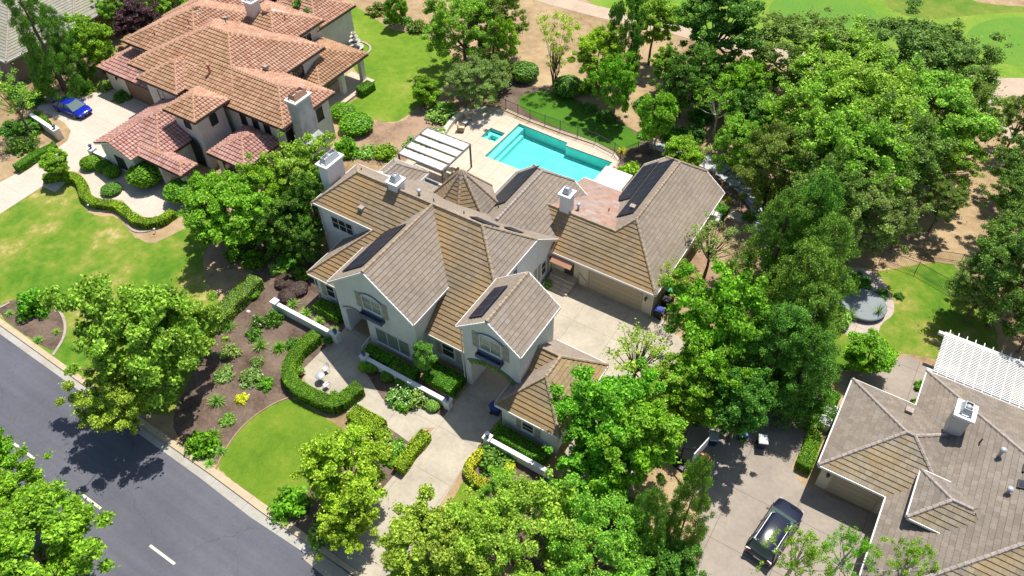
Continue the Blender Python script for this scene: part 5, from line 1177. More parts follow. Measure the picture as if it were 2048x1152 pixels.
for px, py, zc, rx, rz, lk, lb in [(1335,130,3.6,2.0,2.2,'maple','small green tree in the dry grass below the slim trunked one'), (1425,150,3.6,2.8,2.8,'dark','dark tree below the large tree at the cart path'), (1490,170,4.2,3.2,3.2,'maple','green tree joining the oak mass to the garden trees'), (1500,235,4.0,3.0,3.0,'dark','dark tree at the left foot of the oak mass')]:
    T('dark_tree', px, py, zc, rx, rz, 'broad', lk, lb)
T('olive_tree', 950, 165, 3.0, 3.5, 2.6, 'oak', 'olive', 'wide grey green olive tree above the two wicker chairs by the pool', limbs=12)
T('olive_tree', 995, 140, 2.2, 2.0, 1.8, 'oak', 'olive', 'small grey green shrub tree joined to the right of the wide olive tree')
T('lemon_tree', 852, 182, 1.7, 1.9, 1.7, 'ball', 'maple', 'round bright green tree at the corner of the villa\'s back lawn')
T('citrus_tree', 792, 18, 2.4, 1.7, 2.2, 'ball', 'maple', 'bright green ball shaped tree with white trunk in the curved gravel bed', bark='palebark')
# between the houses
T('maple_tree', 450, 430, 4.6, 4.2, 3.4, 'broad', 'maple', 'leafy green tree at the corner of the patchy lawn', limbs=12)
T('maple_tree', 415, 395, 3.8, 2.4, 2.4, 'broad', 'maple', 'small leafy tree in front of the villa\'s front door')
T('maple_tree', 515, 385, 4.4, 2.8, 3.0, 'broad', 'maple', 'green tree left of the villa\'s front bay')
T('maple_tree', 600, 345, 4.6, 3.6, 3.2, 'broad', 'street', 'leafy tree directly below the villa\'s weathered chimney', limbs=12)
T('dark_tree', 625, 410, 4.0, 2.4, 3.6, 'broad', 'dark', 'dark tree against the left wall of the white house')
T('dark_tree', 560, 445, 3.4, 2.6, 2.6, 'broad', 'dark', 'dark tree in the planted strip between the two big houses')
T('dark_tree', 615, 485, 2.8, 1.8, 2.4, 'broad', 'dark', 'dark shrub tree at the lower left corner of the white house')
T('redwood_tree', 78, 75, 7.4, 3.0, 6.4, 'conifer', 'dark', 'tall dark conifer in front of the taupe house', tr=.3)
T('redwood_tree', 125, 85, 5.2, 2.3, 4.2, 'conifer', 'dark', 'second dark conifer close behind the tall one beside the blue car')
T('maple_tree', 182, 85, 4.0, 3.2, 3.0, 'broad', 'maple', 'light green tree between the dark conifers and the villa\'s garage', limbs=12)
T('maple_tree', 225, 25, 3.2, 1.9, 2.4, 'broad', 'street', 'small light green tree against the taupe wall')
T('plum_tree', 275, 45, 3.4, 3.3, 2.8, 'broad', 'plum', 'purple leaved plum tree between the taupe house and the villa')
T('maple_tree', 345, 12, 3.0, 3.2, 2.4, 'broad', 'maple', 'green tree behind the villa\'s left roof beside the purple plum')
T('maple_tree', 22, 195, 4.6, 3.4, 3.4, 'sparse', 'street', 'sparse tree at the left edge with a leaning trunk below the blue car', limbs=14)
T('standard_tree', 86, 163, 2.6, 1.3, .9, 'ball', 'maple', 'small round headed tree with a thin stake right behind the blue car')
T('standard_tree', 110, 322, 2.4, 1.75, 1.2, 'ball', 'maple', 'round headed tree casting its shadow at the bend of the villa\'s drive')
T('dark_tree', 620, 12, 3.6, 4.2, 3.0, 'broad', 'dark', 'dark tree behind the villa\'s far roof corner')
T('dark_tree', 560, -10, 3.6, 3.2, 3.0, 'broad', 'plum', 'dark reddish tree at the top edge behind the villa\'s ridge')
# front garden and neighbour
T('young_tree', 847, 712, 2.6, 1.05, 1.7, 'ball', 'lime', 'slim sunlit young tree standing against the shaded front wall')
T('sparse_tree', 1275, 715, 4.2, 3.4, 2.6, 'sparse', 'street', 'almost bare tree spreading its thin branches over the motor court', limbs=40)
T('sparse_tree', 1425, 485, 4.2, 3.1, 2.6, 'sparse', 'olive', 'thin yellowing tree over the right eave of the garage wing', limbs=34)
T('sparse_tree', 1355, 560, 3.4, 2.2, 2.2, 'sparse', 'yellow', 'thin yellowing tree beside the green bin')
T('round_tree', 1738, 705, 2.4, 2.2, 1.7, 'ball', 'maple', 'round bright green tree between the patchy back lawn and the hipped garage roof')
T('birch_tree', 1600, 1110, 5.2, 2.4, 2.4, 'weep', 'maple', 'drooping birch branches behind the black car', 'weeping birches at the bottom edge', bark='palebark', limbs=22)
T('birch_tree', 1700, 1105, 6.0, 2.2, 2.4, 'weep', 'maple', 'drooping birch over the edge of the neighbour\'s drive, middle of the three', 'weeping birches at the bottom edge', bark='palebark', limbs=22)
T('birch_tree', 1825, 1125, 6.0, 2.2, 2.0, 'weep', 'maple', 'drooping birch over the neighbour\'s roof, rightmost of the three', 'weeping birches at the bottom edge', bark='palebark', limbs=22)
T('maple_tree', 1330, 1140, 3.0, 2.4, 2.4, 'broad', 'dark', 'dark tree under the pair of narrow conifers')

# ------------------------------------------------------------------ hedges
hedge('clipped_hedge', [(632,664),(600,690),(582,715),(573,745),(590,770),(625,788),(668,806),(690,790),(718,768)], 1.15, 1.0, 'box', 'curved clipped green hedge wrapping round the front patio', sm=2)
hedge('clipped_hedge', [(702,818),(738,838),(762,852)], 1.35, .8, 'golden', 'yellow green clipped hedge between the round lawn and the front walk')
hedge('clipped_hedge', [(852,862),(820,900),(795,935)], .95, .85, 'golden', 'straight clipped hedge along the left edge of the main driveway')
hedge('privet_hedge', [(510,552),(485,578),(455,605),(425,640)], 1.5, 1.2, 'lime', 'pale green clipped hedge between the patchy lawn and the mulch garden')
hedge('clipped_hedge', [(-12.9,-10.6),(-10.2,-10.6)], 1.2, .9, 'box', 'dark clipped hedge left of the arched front entry', px=False)
hedge('clipped_hedge', [(-6.3,-12.2),(-3.7,-12.2)], 1.0, .8, 'box', 'shaded clipped hedge under the wide ground floor window', px=False)
hedge('clipped_hedge', [(-3.5,-12.35),(-1.2,-12.35)], 1.25, .8, 'box', 'shaded clipped hedge between the wide window and the slim young tree', px=False)
hedge('clipped_hedge', [(-.7,-11.3),(2.3,-11.3)], 1.9, .8, 'box', 'shaded broad hedge left of the drive through arch', px=False)
hedge('clipped_hedge', [(6.75,-13.1),(11.2,-13.3)], 1.1, .8, 'box', 'shaded clipped hedge in front of the small hipped wing', px=False)
hedge('golden_hedge', [(968,897),(945,918),(932,940),(952,958),(975,968)], .75, .6, 'gold', 'golden yellow hedge forming an L beside the main driveway', sm=1)
hedge('golden_hedge', [(1022,925),(1012,945),(1000,962)], .75, .6, 'gold', 'short golden yellow hedge right of the round dark shrub')
hedge('golden_hedge', [(85,352),(125,345),(152,352),(163,365),(168,388),(185,402),(215,404),(240,408),(255,425),(268,435),(290,442),(320,438),(345,420)], .95, .75, 'golden', 'long serpentine yellow green hedge between the villa\'s walk and the patchy lawn', sm=2)
hedge('clipped_hedge', [(30,332),(70,305),(110,287)], 1.0, .8, 'box', 'curving clipped hedge on the left side of the villa\'s drive', sm=1)
hedge('clipped_hedge', [(30,260),(70,225),(92,245)], 1.0, .8, 'box', 'clipped hedge behind the low wall with the urn')
hedge('clipped_hedge', [(1430,410),(1455,420)], 1.3, .9, 'box', 'short bright clipped hedge at the right of the garage wing')
hedge('clipped_hedge', [(1652,790),(1675,802)], 1.6, 1.0, 'box', 'clipped hedge behind the two air conditioners')
hedge('clipped_hedge', [(1640,800),(1630,835)], 1.0, .8, 'box', 'clipped hedge left of the two air conditioners')
hedge('clipped_hedge', [(1632,868),(1610,930)], 1.1, .9, 'box', 'long clipped hedge along the neighbour\'s garage wall')
hedge('clipped_hedge', [(718,178),(742,163)], 1.3, .9, 'box', 'box hedge at the foot of the villa\'s loggia')
# clipped domes and shrubs
for px, py, r, h, lk, lb, lg in [(293,352,1.75,1.9,'box','largest clipped round shrub at the villa\'s front gable',.3), (365,388,1.6,1.6,'box','clipped cushion shrub beside the end of the serpentine hedge',.5), (180,325,1.0,1.1,'box','clipped round shrub nearest the villa\'s driveway pillar',0), (206,332,.8,1.1,'box','second clipped round shrub from the driveway pillar',0), (224,343,.8,1.1,'box','third clipped round shrub from the driveway pillar',0),
        (222,378,1.0,.7,'dark','low clipped shrub at the edge of the villa\'s curved walk',0), (540,402,1.3,1.6,'box','clipped dome in the strip between the two big houses',0), (685,222,1.4,1.2,'box','clipped round shrub by the villa\'s back corner, upper one',0), (712,248,1.8,1.5,'box','large clipped round shrub below the upper one behind the villa',0), (578,520,1.1,.8,'box','clipped dome near the two purple cushions',0), (592,490,1.1,.9,'box','clipped dome left of the white house wall',0),
        (1136,172,1.7,1.8,'dark','round shrub at the foot of the vase shaped tree',0), (1048,143,1.7,1.7,'dark','round shrub between the olive tree and the vase shaped tree',0), (595,576,.9,.7,'plum','purple cushion shrub, upper one of two',0), (575,590,.8,.6,'plum','purple cushion shrub, lower one of two',0), (570,562,.9,.6,'plum','purple cushion shrub left of the dark clipped hedge',0),
        (744,734,.55,.7,'box','clipped ball nearest the white pillar in the shaded bed',0), (775,752,.55,.7,'box','middle clipped ball in the shaded bed below the low wall',0), (804,762,.55,.6,'box','third clipped ball, right behind the white roses',0), (866,810,.55,.6,'lime','bright clipped ball beside the urn pillar of the drive',0), (1672,632,1.2,1.3,'lime','oval shrub on the dry grass beside the terrace of spiky plants',0), (500,585,.8,.7,'box','round shrub above the pale green hedge',0)]:
    shrub('clipped_shrub', px, py, r, h, 'clip', lk, lb, 'clipped round shrubs', leg=lg)
for px, py, r, h, kd, lk, lb, cat in [(62,600,1.7,2.3,'loose','box','big rounded green shrub in the kerbside bed left of the street tree','shrub'), (403,882,1.3,1.6,'loose','box','dark green shrub at the kerb left of the round lawn','shrub'), (575,1003,1.5,1.7,'loose','box','bushy green shrub at the kerb below the round lawn','shrub'), (655,1060,1.5,1.4,'loose','lime','light green shrub at the kerb beside the driveway tree','shrub'),
        (985,918,1.5,1.2,'loose','dark','round dark green shrub enclosed by the golden hedge','shrub'), (800,790,1.2,1.3,'flower','lime','white rose bush in the bed left of the low wall','rose bush'), (832,795,1.0,1.2,'flower','lime','second white rose bush nearer the low wall','rose bush'), (808,812,.6,.6,'loose','box','small green shrub at the tip of the rose bed','shrub'),
        (768,872,.7,.6,'loose','lime','low shrub in the narrow bed left of the straight golden hedge','shrub'), (795,893,.8,.7,'flower','box','white flowered shrub in the narrow bed left of the straight golden hedge','shrub'), (780,915,.8,.6,'loose','box','green shrub at the lower end of the narrow bed by the golden hedge','shrub'), (545,632,.9,1.4,'loose','dark','tall dark shrub in the mulch garden above its own black shadow','shrub'), (515,640,.8,1.0,'flower','dark','dark shrub with few white flowers in the mulch garden','shrub'), (508,665,.8,.8,'loose','dark','dark green low shrub left of the tall dark one','shrub'), (460,700,1.0,.7,'loose','olive','grey green sprawling shrub beside the street tree','shrub'), (500,752,1.1,.8,'loose','olive','grey green sprawling shrub over pale stones','shrub'), (448,745,1.0,.6,'loose','olive','pale grass like shrub at the foot of the street tree','shrub'),
        (514,722,.7,.6,'loose','olive','small grey green shrub below the strappy clumps','shrub'), (532,765,.8,.7,'loose','box','low green cushion near the curved hedge','shrub'), (482,795,.6,.6,'loose','gold','small golden yellow shrub in the mulch garden','shrub'), (453,838,.7,.5,'loose','lime','small flowering clump near the street tree\'s shadow','shrub'), (585,685,.7,.8,'loose','dark','dark shrub tucked against the curved hedge','shrub'),
        (868,265,1.6,1.2,'flower','lime','white flowered bush between the patio cover and the bench','rose bush'), (830,285,1.5,1.3,'loose','lime','leafy bush behind the patio cover','shrub'), (770,300,1.6,1.4,'loose','maple','leafy bush left of the patio cover','shrub'), (880,225,1.8,1.3,'loose','lime','broad leafy bush beside the olive tree','shrub'), (735,300,1.3,1.0,'loose','lime','yellow green low bush left of the patio cover','shrub'),
        (690,290,1.7,2.2,'loose','maple','leafy bush right of the tall chimney','shrub'), (835,48,1.6,1.5,'flower','oak','bush with pink red blossom at the right end of the gravel bed','rose bush'), (757,15,1.8,1.4,'flower','oak','bush with pink red blossom at the left of the gravel bed','rose bush'), (780,38,1.0,.8,'loose','dark','low dark shrub left of the ball shaped tree','shrub'), (812,38,1.0,.8,'loose','dark','low dark shrub right of the ball shaped tree','shrub'),
        (1262,335,1.4,1.8,'loose','maple','bright green shrub beside the patio umbrella','shrub'), (1244,378,.5,.5,'loose','maple','small green shrub between the umbrella and the solar roof','shrub'), (40,285,1.7,1.5,'loose','dark','dark spreading shrub left of the villa\'s drive','shrub'), (168,172,1.6,1.0,'loose','maple','leafy ground shrub behind the blue car','shrub'), (210,168,1.4,1.1,'loose','lime','yellow green shrub left of the brown garage door','shrub'), (240,190,1.2,.9,'loose','dark','dark shrub beside the brown garage door','shrub'),
        (60,195,1.8,1.2,'loose','dark','dark shrub in the shade behind the blue car','shrub'), (60,250,1.6,1.2,'loose','dark','shrub below the low wall with the urn','shrub'), (20,250,1.6,1.1,'loose','dark','dark shrub under the leaning sparse tree','shrub'), (555,478,1.4,1.4,'loose','maple','leafy bush in the strip near the sandy path','shrub'), (503,515,1.4,1.2,'loose','box','leafy bush beside the sandy clearing','shrub'), (553,535,.9,1.0,'loose','lime','light green bush at the end of the pale hedge','shrub'),
        (524,458,1.2,1.2,'loose','lime','yellow green bush left of the sandy clearing','shrub'), (1097,565,.6,.7,'loose','lime','green vine bush on the side steps wall','shrub'), (1846,770,.7,.7,'loose','box','potted shrub beside the white pergola post','shrub'), (1838,808,.6,.5,'loose','box','small shrub beside the neighbour\'s patio wall','shrub'), (1628,850,.8,.7,'loose','lime','light shrub below the lower air conditioner','shrub'), (1655,850,.7,.6,'loose','lime','light shrub right of the white pipe gate','shrub'),
        (890,210,1.2,1.0,'loose','maple','bush between the lemon tree and the olive tree','shrub'), (845,600,.1,.1,'loose','box','','')]:
    if lb: shrub('garden_shrub', px, py, r, h, kd, lk, lb, 'loose garden shrubs', cat)
for px, py, r, h, lk, lb in [(456,650,.8,.8,'lime','strappy yellow green clump by itself near the pale hedge'), (519,688,.85,.8,'lime','strappy clump left of the two in the middle of the mulch garden'), (557,692,.8,.8,'box','dark strappy clump right of the two in the middle of the mulch garden'), (432,798,.85,.8,'lime','strappy clump in front of the street tree'), (428,868,.8,.7,'lime','bright strappy clump right behind the kerbside shrub'), (440,900,.6,.5,'lime','small strappy clump beside the round lawn'), (418,925,.6,.5,'lime','small strappy clump at the kerb'),
        (585,605,.8,.7,'lime','strappy clump nearest the white pillar'), (612,622,.8,.7,'lime','second strappy clump along the low white wall'), (637,640,.8,.7,'lime','third strappy clump along the low white wall'), (668,657,.5,.6,'lime','spiky potted clump at the end of the low wall'), (480,795,.1,.1,'lime',''), (18,625,.5,.4,'lime','tiny clump left in the kerbside bed'), (112,662,.5,.4,'lime','tiny clump right in the kerbside bed'), (75,678,.6,.5,'lime','tiny clump at the front of the kerbside bed'),
        (1245,300,.7,.5,'gold','golden clump inside the pool fence'), (1240,240,.1,.1,'gold',''), (1457,398,.6,.5,'gold','golden clump beside the flagstone walk'), (1462,330,.5,.4,'lime','small clump along the upper flagstone walk')]:
    if lb: shrub('strap_leaf_clump', px, py, r, h, 'spiky', lk, lb, 'strap leaved clumps', 'plant')
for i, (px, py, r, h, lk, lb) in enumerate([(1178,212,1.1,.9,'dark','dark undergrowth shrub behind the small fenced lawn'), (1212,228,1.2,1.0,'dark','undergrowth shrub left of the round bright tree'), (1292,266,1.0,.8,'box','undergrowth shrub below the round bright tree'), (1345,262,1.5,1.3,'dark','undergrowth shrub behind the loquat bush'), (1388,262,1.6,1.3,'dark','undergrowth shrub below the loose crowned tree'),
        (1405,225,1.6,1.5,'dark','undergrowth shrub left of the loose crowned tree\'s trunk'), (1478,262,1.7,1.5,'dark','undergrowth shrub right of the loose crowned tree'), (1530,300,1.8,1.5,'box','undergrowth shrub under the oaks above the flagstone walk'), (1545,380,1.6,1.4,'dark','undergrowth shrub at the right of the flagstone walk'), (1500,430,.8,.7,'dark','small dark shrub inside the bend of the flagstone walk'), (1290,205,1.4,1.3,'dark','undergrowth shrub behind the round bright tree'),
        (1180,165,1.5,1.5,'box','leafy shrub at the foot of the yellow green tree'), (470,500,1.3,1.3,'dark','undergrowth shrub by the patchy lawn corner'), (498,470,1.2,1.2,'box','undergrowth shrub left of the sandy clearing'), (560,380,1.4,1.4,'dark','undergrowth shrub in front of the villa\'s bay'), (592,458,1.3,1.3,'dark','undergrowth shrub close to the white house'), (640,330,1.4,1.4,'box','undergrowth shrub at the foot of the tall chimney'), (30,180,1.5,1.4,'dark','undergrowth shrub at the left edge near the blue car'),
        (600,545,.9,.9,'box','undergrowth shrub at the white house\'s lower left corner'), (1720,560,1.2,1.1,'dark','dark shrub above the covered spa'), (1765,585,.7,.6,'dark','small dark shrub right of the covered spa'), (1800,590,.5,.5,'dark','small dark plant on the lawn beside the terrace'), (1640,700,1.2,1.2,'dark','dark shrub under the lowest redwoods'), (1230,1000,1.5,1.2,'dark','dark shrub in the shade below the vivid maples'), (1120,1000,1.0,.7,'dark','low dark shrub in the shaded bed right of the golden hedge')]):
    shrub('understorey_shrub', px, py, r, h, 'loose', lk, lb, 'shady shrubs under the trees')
shrub('yucca', 1703, 628, .75, 1.2, 'yucca', 'lime', 'spiky pale green yucca left of the spa cover', 'spiky plants on the terrace', 'plant', leg=.5)
shrub('yucca', 1758, 622, .75, 1.2, 'yucca', 'lime', 'spiky pale green yucca right of the spa cover', 'spiky plants on the terrace', 'plant')
b = MB(); rg = random.Random(4)
A_ = archpts(2.8, 6.8, 3.25, .78, 20)
cen = []
for p, q in zip(A_, A_[1:]):
    for _ in range(26): t = rg.random(); cen.append((p[0]+(q[0]-p[0])*t, -10.45-rg.random()*.15, p[1]+(q[1]-p[1])*t-rg.random()**1.5*.35+.05))
cen = np.array(cen); me = leafmesh('ivy', cen-np.array([2.8,-10.5,3.0]), np.tile([0,-.8,.4], (len(cen),1)), .07, [L_['box']], np.random.default_rng(2)); o = bpy.data.objects.new('ivy', me); C.objects.link(o); o.location = (2.8,-10.5,3.0)
tag(o, 'green ivy hanging along the drive through arch', 'ivy')

# ================================================================== OBJECTS
M['bluepaint'] = NM('car_paint_blue', .12, .5).col((.008,.02,.36)).m
M['blackpaint'] = NM('car_paint_black', .12, .4).col((.012,.016,.032)).m
for k in ('bluepaint', 'blackpaint'): M[k].node_tree.nodes['Principled BSDF'].inputs['Coat Weight'].default_value = .3; M[k].node_tree.nodes['Principled BSDF'].inputs['Coat Roughness'].default_value = .02
M['carglass'] = NM('car_glass', .08, .5).col((.07,.12,.11)).m
M['blackglass'] = plain('tinted_glass', (.012,.013,.02), .3, spec=.3); M['rubber'] = plain('tyre_rubber', (.015,.015,.016), .8); M['alloy'] = plain('alloy_rim', (.35,.36,.38), .3, .6)
M['lampred'] = plain('tail_lamp', (.45,.02,.015), .25); M['lampw'] = plain('head_lamp', (.25,.27,.30), .15)
M['fabric'] = plain('white_canvas', (.62,.62,.60), .9, var=.04); M['wicker'] = plain('wicker', (.30,.21,.13), .8, var=.25, nscale=12); M['cushion'] = plain('beige_cushion', (.56,.46,.33), .9, var=.06)
M['binblue'] = plain('bin_blue', (.03,.06,.33), .5, var=.1); M['binblack'] = plain('bin_black', (.018,.018,.022), .5); M['bingreen'] = plain('bin_green', (.01,.26,.12), .5, var=.1); M['bindark'] = plain('bin_navy', (.02,.03,.09), .5)
M['rimred'] = plain('hoop_red', (.62,.04,.04), .4); M['stone'] = plain('garden_stone', (.55,.50,.44), .9, var=.2, nscale=8); M['net'] = plain('net_white', (.7,.7,.7), .9)

def car(name, cx, cy, yaw, L, W, H, paint, label, suv=False):
    root = empty(name, (cx, cy, 0), label, 'car', None, yaw)
    xs = [-.5,-.485,-.44,-.30,-.10,.10,.22,.34,.44,.48,.5]
    if suv: zb = [.62,.98,1.02,1.03,1.02,1.00,.98,.95,.86,.72,.58]; zl = [.42,.34,.28,.26,.26,.26,.26,.27,.30,.34,.40]
    else: zb = [.66,.86,.92,.90,.86,.84,.82,.77,.68,.60,.50]; zl = [.36,.28,.22,.20,.20,.20,.20,.20,.22,.25,.32]
    hw = [.74,.86,.95,.99,1.0,1.0,.99,.97,.92,.84,.70]
    vs = []; fs = []; n = 14
    for x, b_, l_, h_ in zip(xs, zb, zl, hw):
        w_ = h_*W/2; m_ = l_+(b_-l_)*.5
        ring = [(w_*.86,l_),(w_*.97,l_+.08),(w_,m_),(w_*.985,b_-.10),(w_*.90,b_-.02),(w_*.55,b_+.03),(0,b_+.045)]
        full = ring+[(-a, c) for a, c in ring[-2::-1]]
        for a, c in full: vs.append((x*L, a, c))
    k = 13
    for i in range(len(xs)-1):
        for j in range(k-1): a = i*k+j; fs.append((a, a+1, a+k+1, a+k))
        fs.append((i*k+k-1, i*k, (i+1)*k, (i+1)*k+k-1))
    fs += [tuple(range(k-1, -1, -1)), tuple(range((len(xs)-1)*k, len(xs)*k))]
    b = MB(); b.mesh(vs, fs, 0, True); body = b.build('body', M[paint], root, local=True, recalc=True)
    md = body.modifiers.new('s', 'SUBSURF'); md.levels = 1; md.render_levels = 2
    # glasshouse: rings from the belt to the roof
    bz = (zb[4]+.0); 
    if suv: st = [(-.475,-.40),(-.33,-.30),(-.02,-.02),(.255,.115)]
    else: st = [(-.42,-.22),(-.25,-.16),(-.02,-.02),(.29,.075)]
    wb, wt = W*.45, W*(.37 if suv else .34); v = []
    for xb, xt in st: v += [(xb*L,-wb,bz),(xt*L,-wt,H-.06),(xt*L,wt,H-.06),(xb*L,wb,bz)]
    g = MB(); f = []
    for i in range(3):
        a = i*4; f += [(a,a+1,a+5,a+4),(a+1,a+2,a+6,a+5),(a+2,a+3,a+7,a+6)]
    f += [(3,2,1,0),(12,13,14,15)]; g.mesh(v, f); g.build('windows', M['carglass'], root, local=True, recalc=True)
    r = MB(); x0, x1 = st[0][1]*L-.06, st[3][1]*L+.05; N = 6; vs = []; fs = []
    for i in range(N+1):
        x = x0+(x1-x0)*i/N; e = 1-(2*i/N-1)**4*.12; zc_ = H-.09+.09*(1-(2*i/N-1)**2)
        for a, dz in ((-1,-.06),(-.92,0),(-.5,.045),(0,.06),(.5,.045),(.92,0),(1,-.06)): vs.append((x, a*(wt+.04)*e, zc_+dz))
    for i in range(N):
        for j in range(6): a = i*7+j; fs.append((a, a+7, a+8, a+1))
    r.mesh(vs, fs, 0, True); r.build('car_roof', M[paint], root, local=True, recalc=True)
    for s_ in (-1, 1):
        for i in range(4):
            p = MB(); xb, xt = st[i]; p.beam((xb*L, s_*wb*1.0, bz-.02), (xt*L, s_*wt*1.02, H-.05), .09, .05); p.build('pillar', M[paint], root, local=True)
    for x in (-.30, .305):
        for s_ in (-1, 1):
            R_ = .37 if suv else .34; t = MB(); prof = [(R_*.62,-.11),(R_*.97,-.11),(R_,-.08),(R_,.08),(R_*.97,.11),(R_*.62,.11)]; vs = []; fs = []; n = 20
            for rr, yy in prof:
                for q in range(n): an = 2*math.pi*q/n; vs.append((x*L+rr*math.cos(an), s_*(W/2-.10)+yy, R_+rr*math.sin(an)))
            for i in range(5):
                for q in range(n): a, c = i*n+q, i*n+(q+1) % n; fs.append((a, c, c+n, a+n))
            t.mesh(vs, fs, 0, True); w_ = t.build('wheel', M['rubber'], root, local=True, recalc=True)
            rm = MB(); rm.mesh([(x*L, s_*(W/2-.02), R_)]+[(x*L+R_*.62*math.cos(2*math.pi*q/n), s_*(W/2+.0), R_+R_*.62*math.sin(2*math.pi*q/n)) for q in range(n)], [(0, 1+q, 1+(q+1) % n) for q in range(n)])
            for q in range(5): an = 2*math.pi*q/5; rm.beam((x*L, s_*(W/2+.01), R_), (x*L+R_*.6*math.cos(an), s_*(W/2+.01), R_+R_*.6*math.sin(an)), .05, .03)
            rm.build('rim', M['alloy'], w_, local=True)
    for s_ in (-1, 1):
        m = MB(); m.obox((.462*L, s_*W*.35, zb[9]-.03), -s_*.35, .08, .15, .04); m.build('headlight', M['lampw'], root, local=True)
        m = MB(); m.obox((-.475*L, s_*W*.37, zb[1]-.06), s_*.25, .07, .16, .07); m.build('tail_light', M['lampred'], root, local=True)
        m = MB(); m.obox((.17*L, s_*(W/2+.07), bz+.08), 0, .06, .09, .06); m.build('mirror', M[paint], root, local=True)
        if suv: m = MB(); m.beam((st[0][1]*L, s_*wt*.93, H+.04), (st[3][1]*L-.25, s_*wt*.93, H+.03), .025, .03); m.build('roof_rail', M['metal'], root, local=True)
    m = MB(); m.box(-.5*L-.01, -.5*L+.02, -.26, .26, .55, .68); m.build('number_plate', M['white'], root, local=True)
    m = MB(); m.box(.497*L, .505*L, -.45, .45, .36, .52); m.build('grille', M['iron'], root, local=True)
    return root
a, c = P(110,200,.6), P(178,228,.5); car('blue_car', (a[0]+c[0])/2, (a[1]+c[1])/2, math.atan2(c[1]-a[1], c[0]-a[0]), 4.9, 1.95, 1.42, 'bluepaint', 'shiny blue sedan parked at the bend of the villa\'s drive')
a, c = P(1512,1118,.8), P(1588,1003,.7); car('black_suv', (a[0]+c[0])/2, (a[1]+c[1])/2, math.atan2(c[1]-a[1], c[0]-a[0]), 5.0, 2.08, 1.74, 'blackpaint', 'black sport utility car with roof rails on the neighbour\'s drive', True)

# low walls with pillars and urns
def urn(x, y, z, label, grp='urns on the pillars'):
    b = MB(); b.lathe((x, y, z), [(.10,0),(.12,.04),(.05,.09),(.16,.22),(.19,.34),(.15,.40),(.17,.43),(.12,.43),(.10,.36),(0,.34)], 12); tag(b.build('urn', M['slate']), label, 'urn', grp)
def lowwall(x0, x1, y, h, lab, ends=(1, 1), urns=(0, 0), ulab=('', '')):
    root = empty('garden_wall', (x0, y, 0), lab, 'wall', 'low white garden walls'); b = MB(); b.box(x0, x1, y-.12, y+.12, 0, h-.08); b.build('wall', M['stuccoW'], root)
    b = MB(); b.box(x0, x1, y-.17, y+.17, h-.078, h); b.build('coping', M['stuccoW'], root)
    for i, x in enumerate((x0, x1)):
        if ends[i]:
            b = MB(); b.box(x-.25, x+.25, y-.25, y+.25, 0, h+.12); p = b.build('pillar', M['stuccoW'], root); b = MB(); b.box(x-.31, x+.31, y-.31, y+.31, h+.122, h+.22); b.build('cap', M['white'], p)
            if urns[i]: urn(x, y, h+.22, ulab[i])
a, c = P(549,605,1)[:2], P(672,668,1)[:2]
lowwall(a[0], c[0], (a[1]+c[1])/2, .95, 'low white wall with two pillars left of the front walk', (1,1), (0,1), ('','dark urn on the pillar left of the front walk'))
a, c = P(730,709,1)[:2], P(893,803,1)[:2]
lowwall(a[0], c[0], (a[1]+c[1])/2, .85, 'low white wall between the shaded hedge and the rose bed', (1,1), (1,1), ('dark urn on the pillar right of the front walk','dark urn on the pillar left of the main driveway'))
a, c = P(977,872,1)[:2], P(1103,948,1)[:2]
lowwall(a[0], c[0], (a[1]+c[1])/2, .9, 'low white wall right of the main driveway below the small wing', (1,0), (1,0), ('dark urn on the pillar right of the main driveway',''))
a, c = P(60,228,1)[:2], P(112,262,1)[:2]
def wallany(a, c, h, lab):
    root = empty('garden_wall', (*a, 0), lab, 'wall'); b, _ = strip('', [a, c], .35, h, '', px=False); b.build('wall', M['stuccoC'], root); b, _ = strip('', [a, c], .42, h+.08, '', px=False, z0=h+.002); b.build('coping', M['white'], root)
    b = MB(); b.obox((*c, .62), math.atan2(c[1]-a[1], c[0]-a[0]), .32, .32, .62); p = b.build('pillar', M['stuccoC'], root); b = MB(); b.obox((*c, 1.29), math.atan2(c[1]-a[1], c[0]-a[0]), .38, .38, .045); b.build('cap', M['white'], p)
wallany(a, c, 1.0, 'cream pillar and wall beside the villa\'s drive near the blue car'); urn(*c, 1.34, 'dark ornament on the cream pillar near the blue car')
a, c = P(222,318,1)[:2], P(184,300,1.1)[:2]; wallany(a, c, 1.0, 'pale wall and pillar joined to the villa\'s front gable'); urn(*c, 1.34, 'dark lantern shaped ornament on the pillar at the villa\'s front gable')

# bins
def bin_(x, y, lid, lab, grp, rz=0, body='binblack'):
    root = empty('wheelie_bin', (x, y, 0), lab, 'bin', grp, rz); b = MB(); v = []
    for z, w_, d_ in ((.08,.24,.27),(.98,.31,.38)): v += [(-w_,-d_,z),(w_,-d_,z),(w_,d_,z),(-w_,d_,z)]
    b.mesh(v, [(0,3,2,1),(4,5,6,7),(0,1,5,4),(1,2,6,5),(2,3,7,6),(3,0,4,7)]); b.build('body', M[body], root, local=True)
    b = MB(); v = [(-.34,-.42,.982),(.34,-.42,.982),(.34,.42,1.0),(-.34,.42,1.0),(-.30,-.38,1.03),(.30,-.38,1.03),(.30,.36,1.09),(-.30,.36,1.09)]; b.mesh(v, [(0,3,2,1),(4,5,6,7),(0,1,5,4),(1,2,6,5),(2,3,7,6),(3,0,4,7)]); b.build('lid', M[lid], root, local=True)
    b = MB(); b.beam((-.25,.46,.97),(.25,.46,.97),.04,.04); b.build('handle', M['binblack'], root, local=True)
    for s_ in (-1, 1): b = MB(); b.tube([(s_*.24,.3,.11),(s_*.30,.3,.11)], .11, 12); b.build('wheel', M['rubber'], root, local=True)
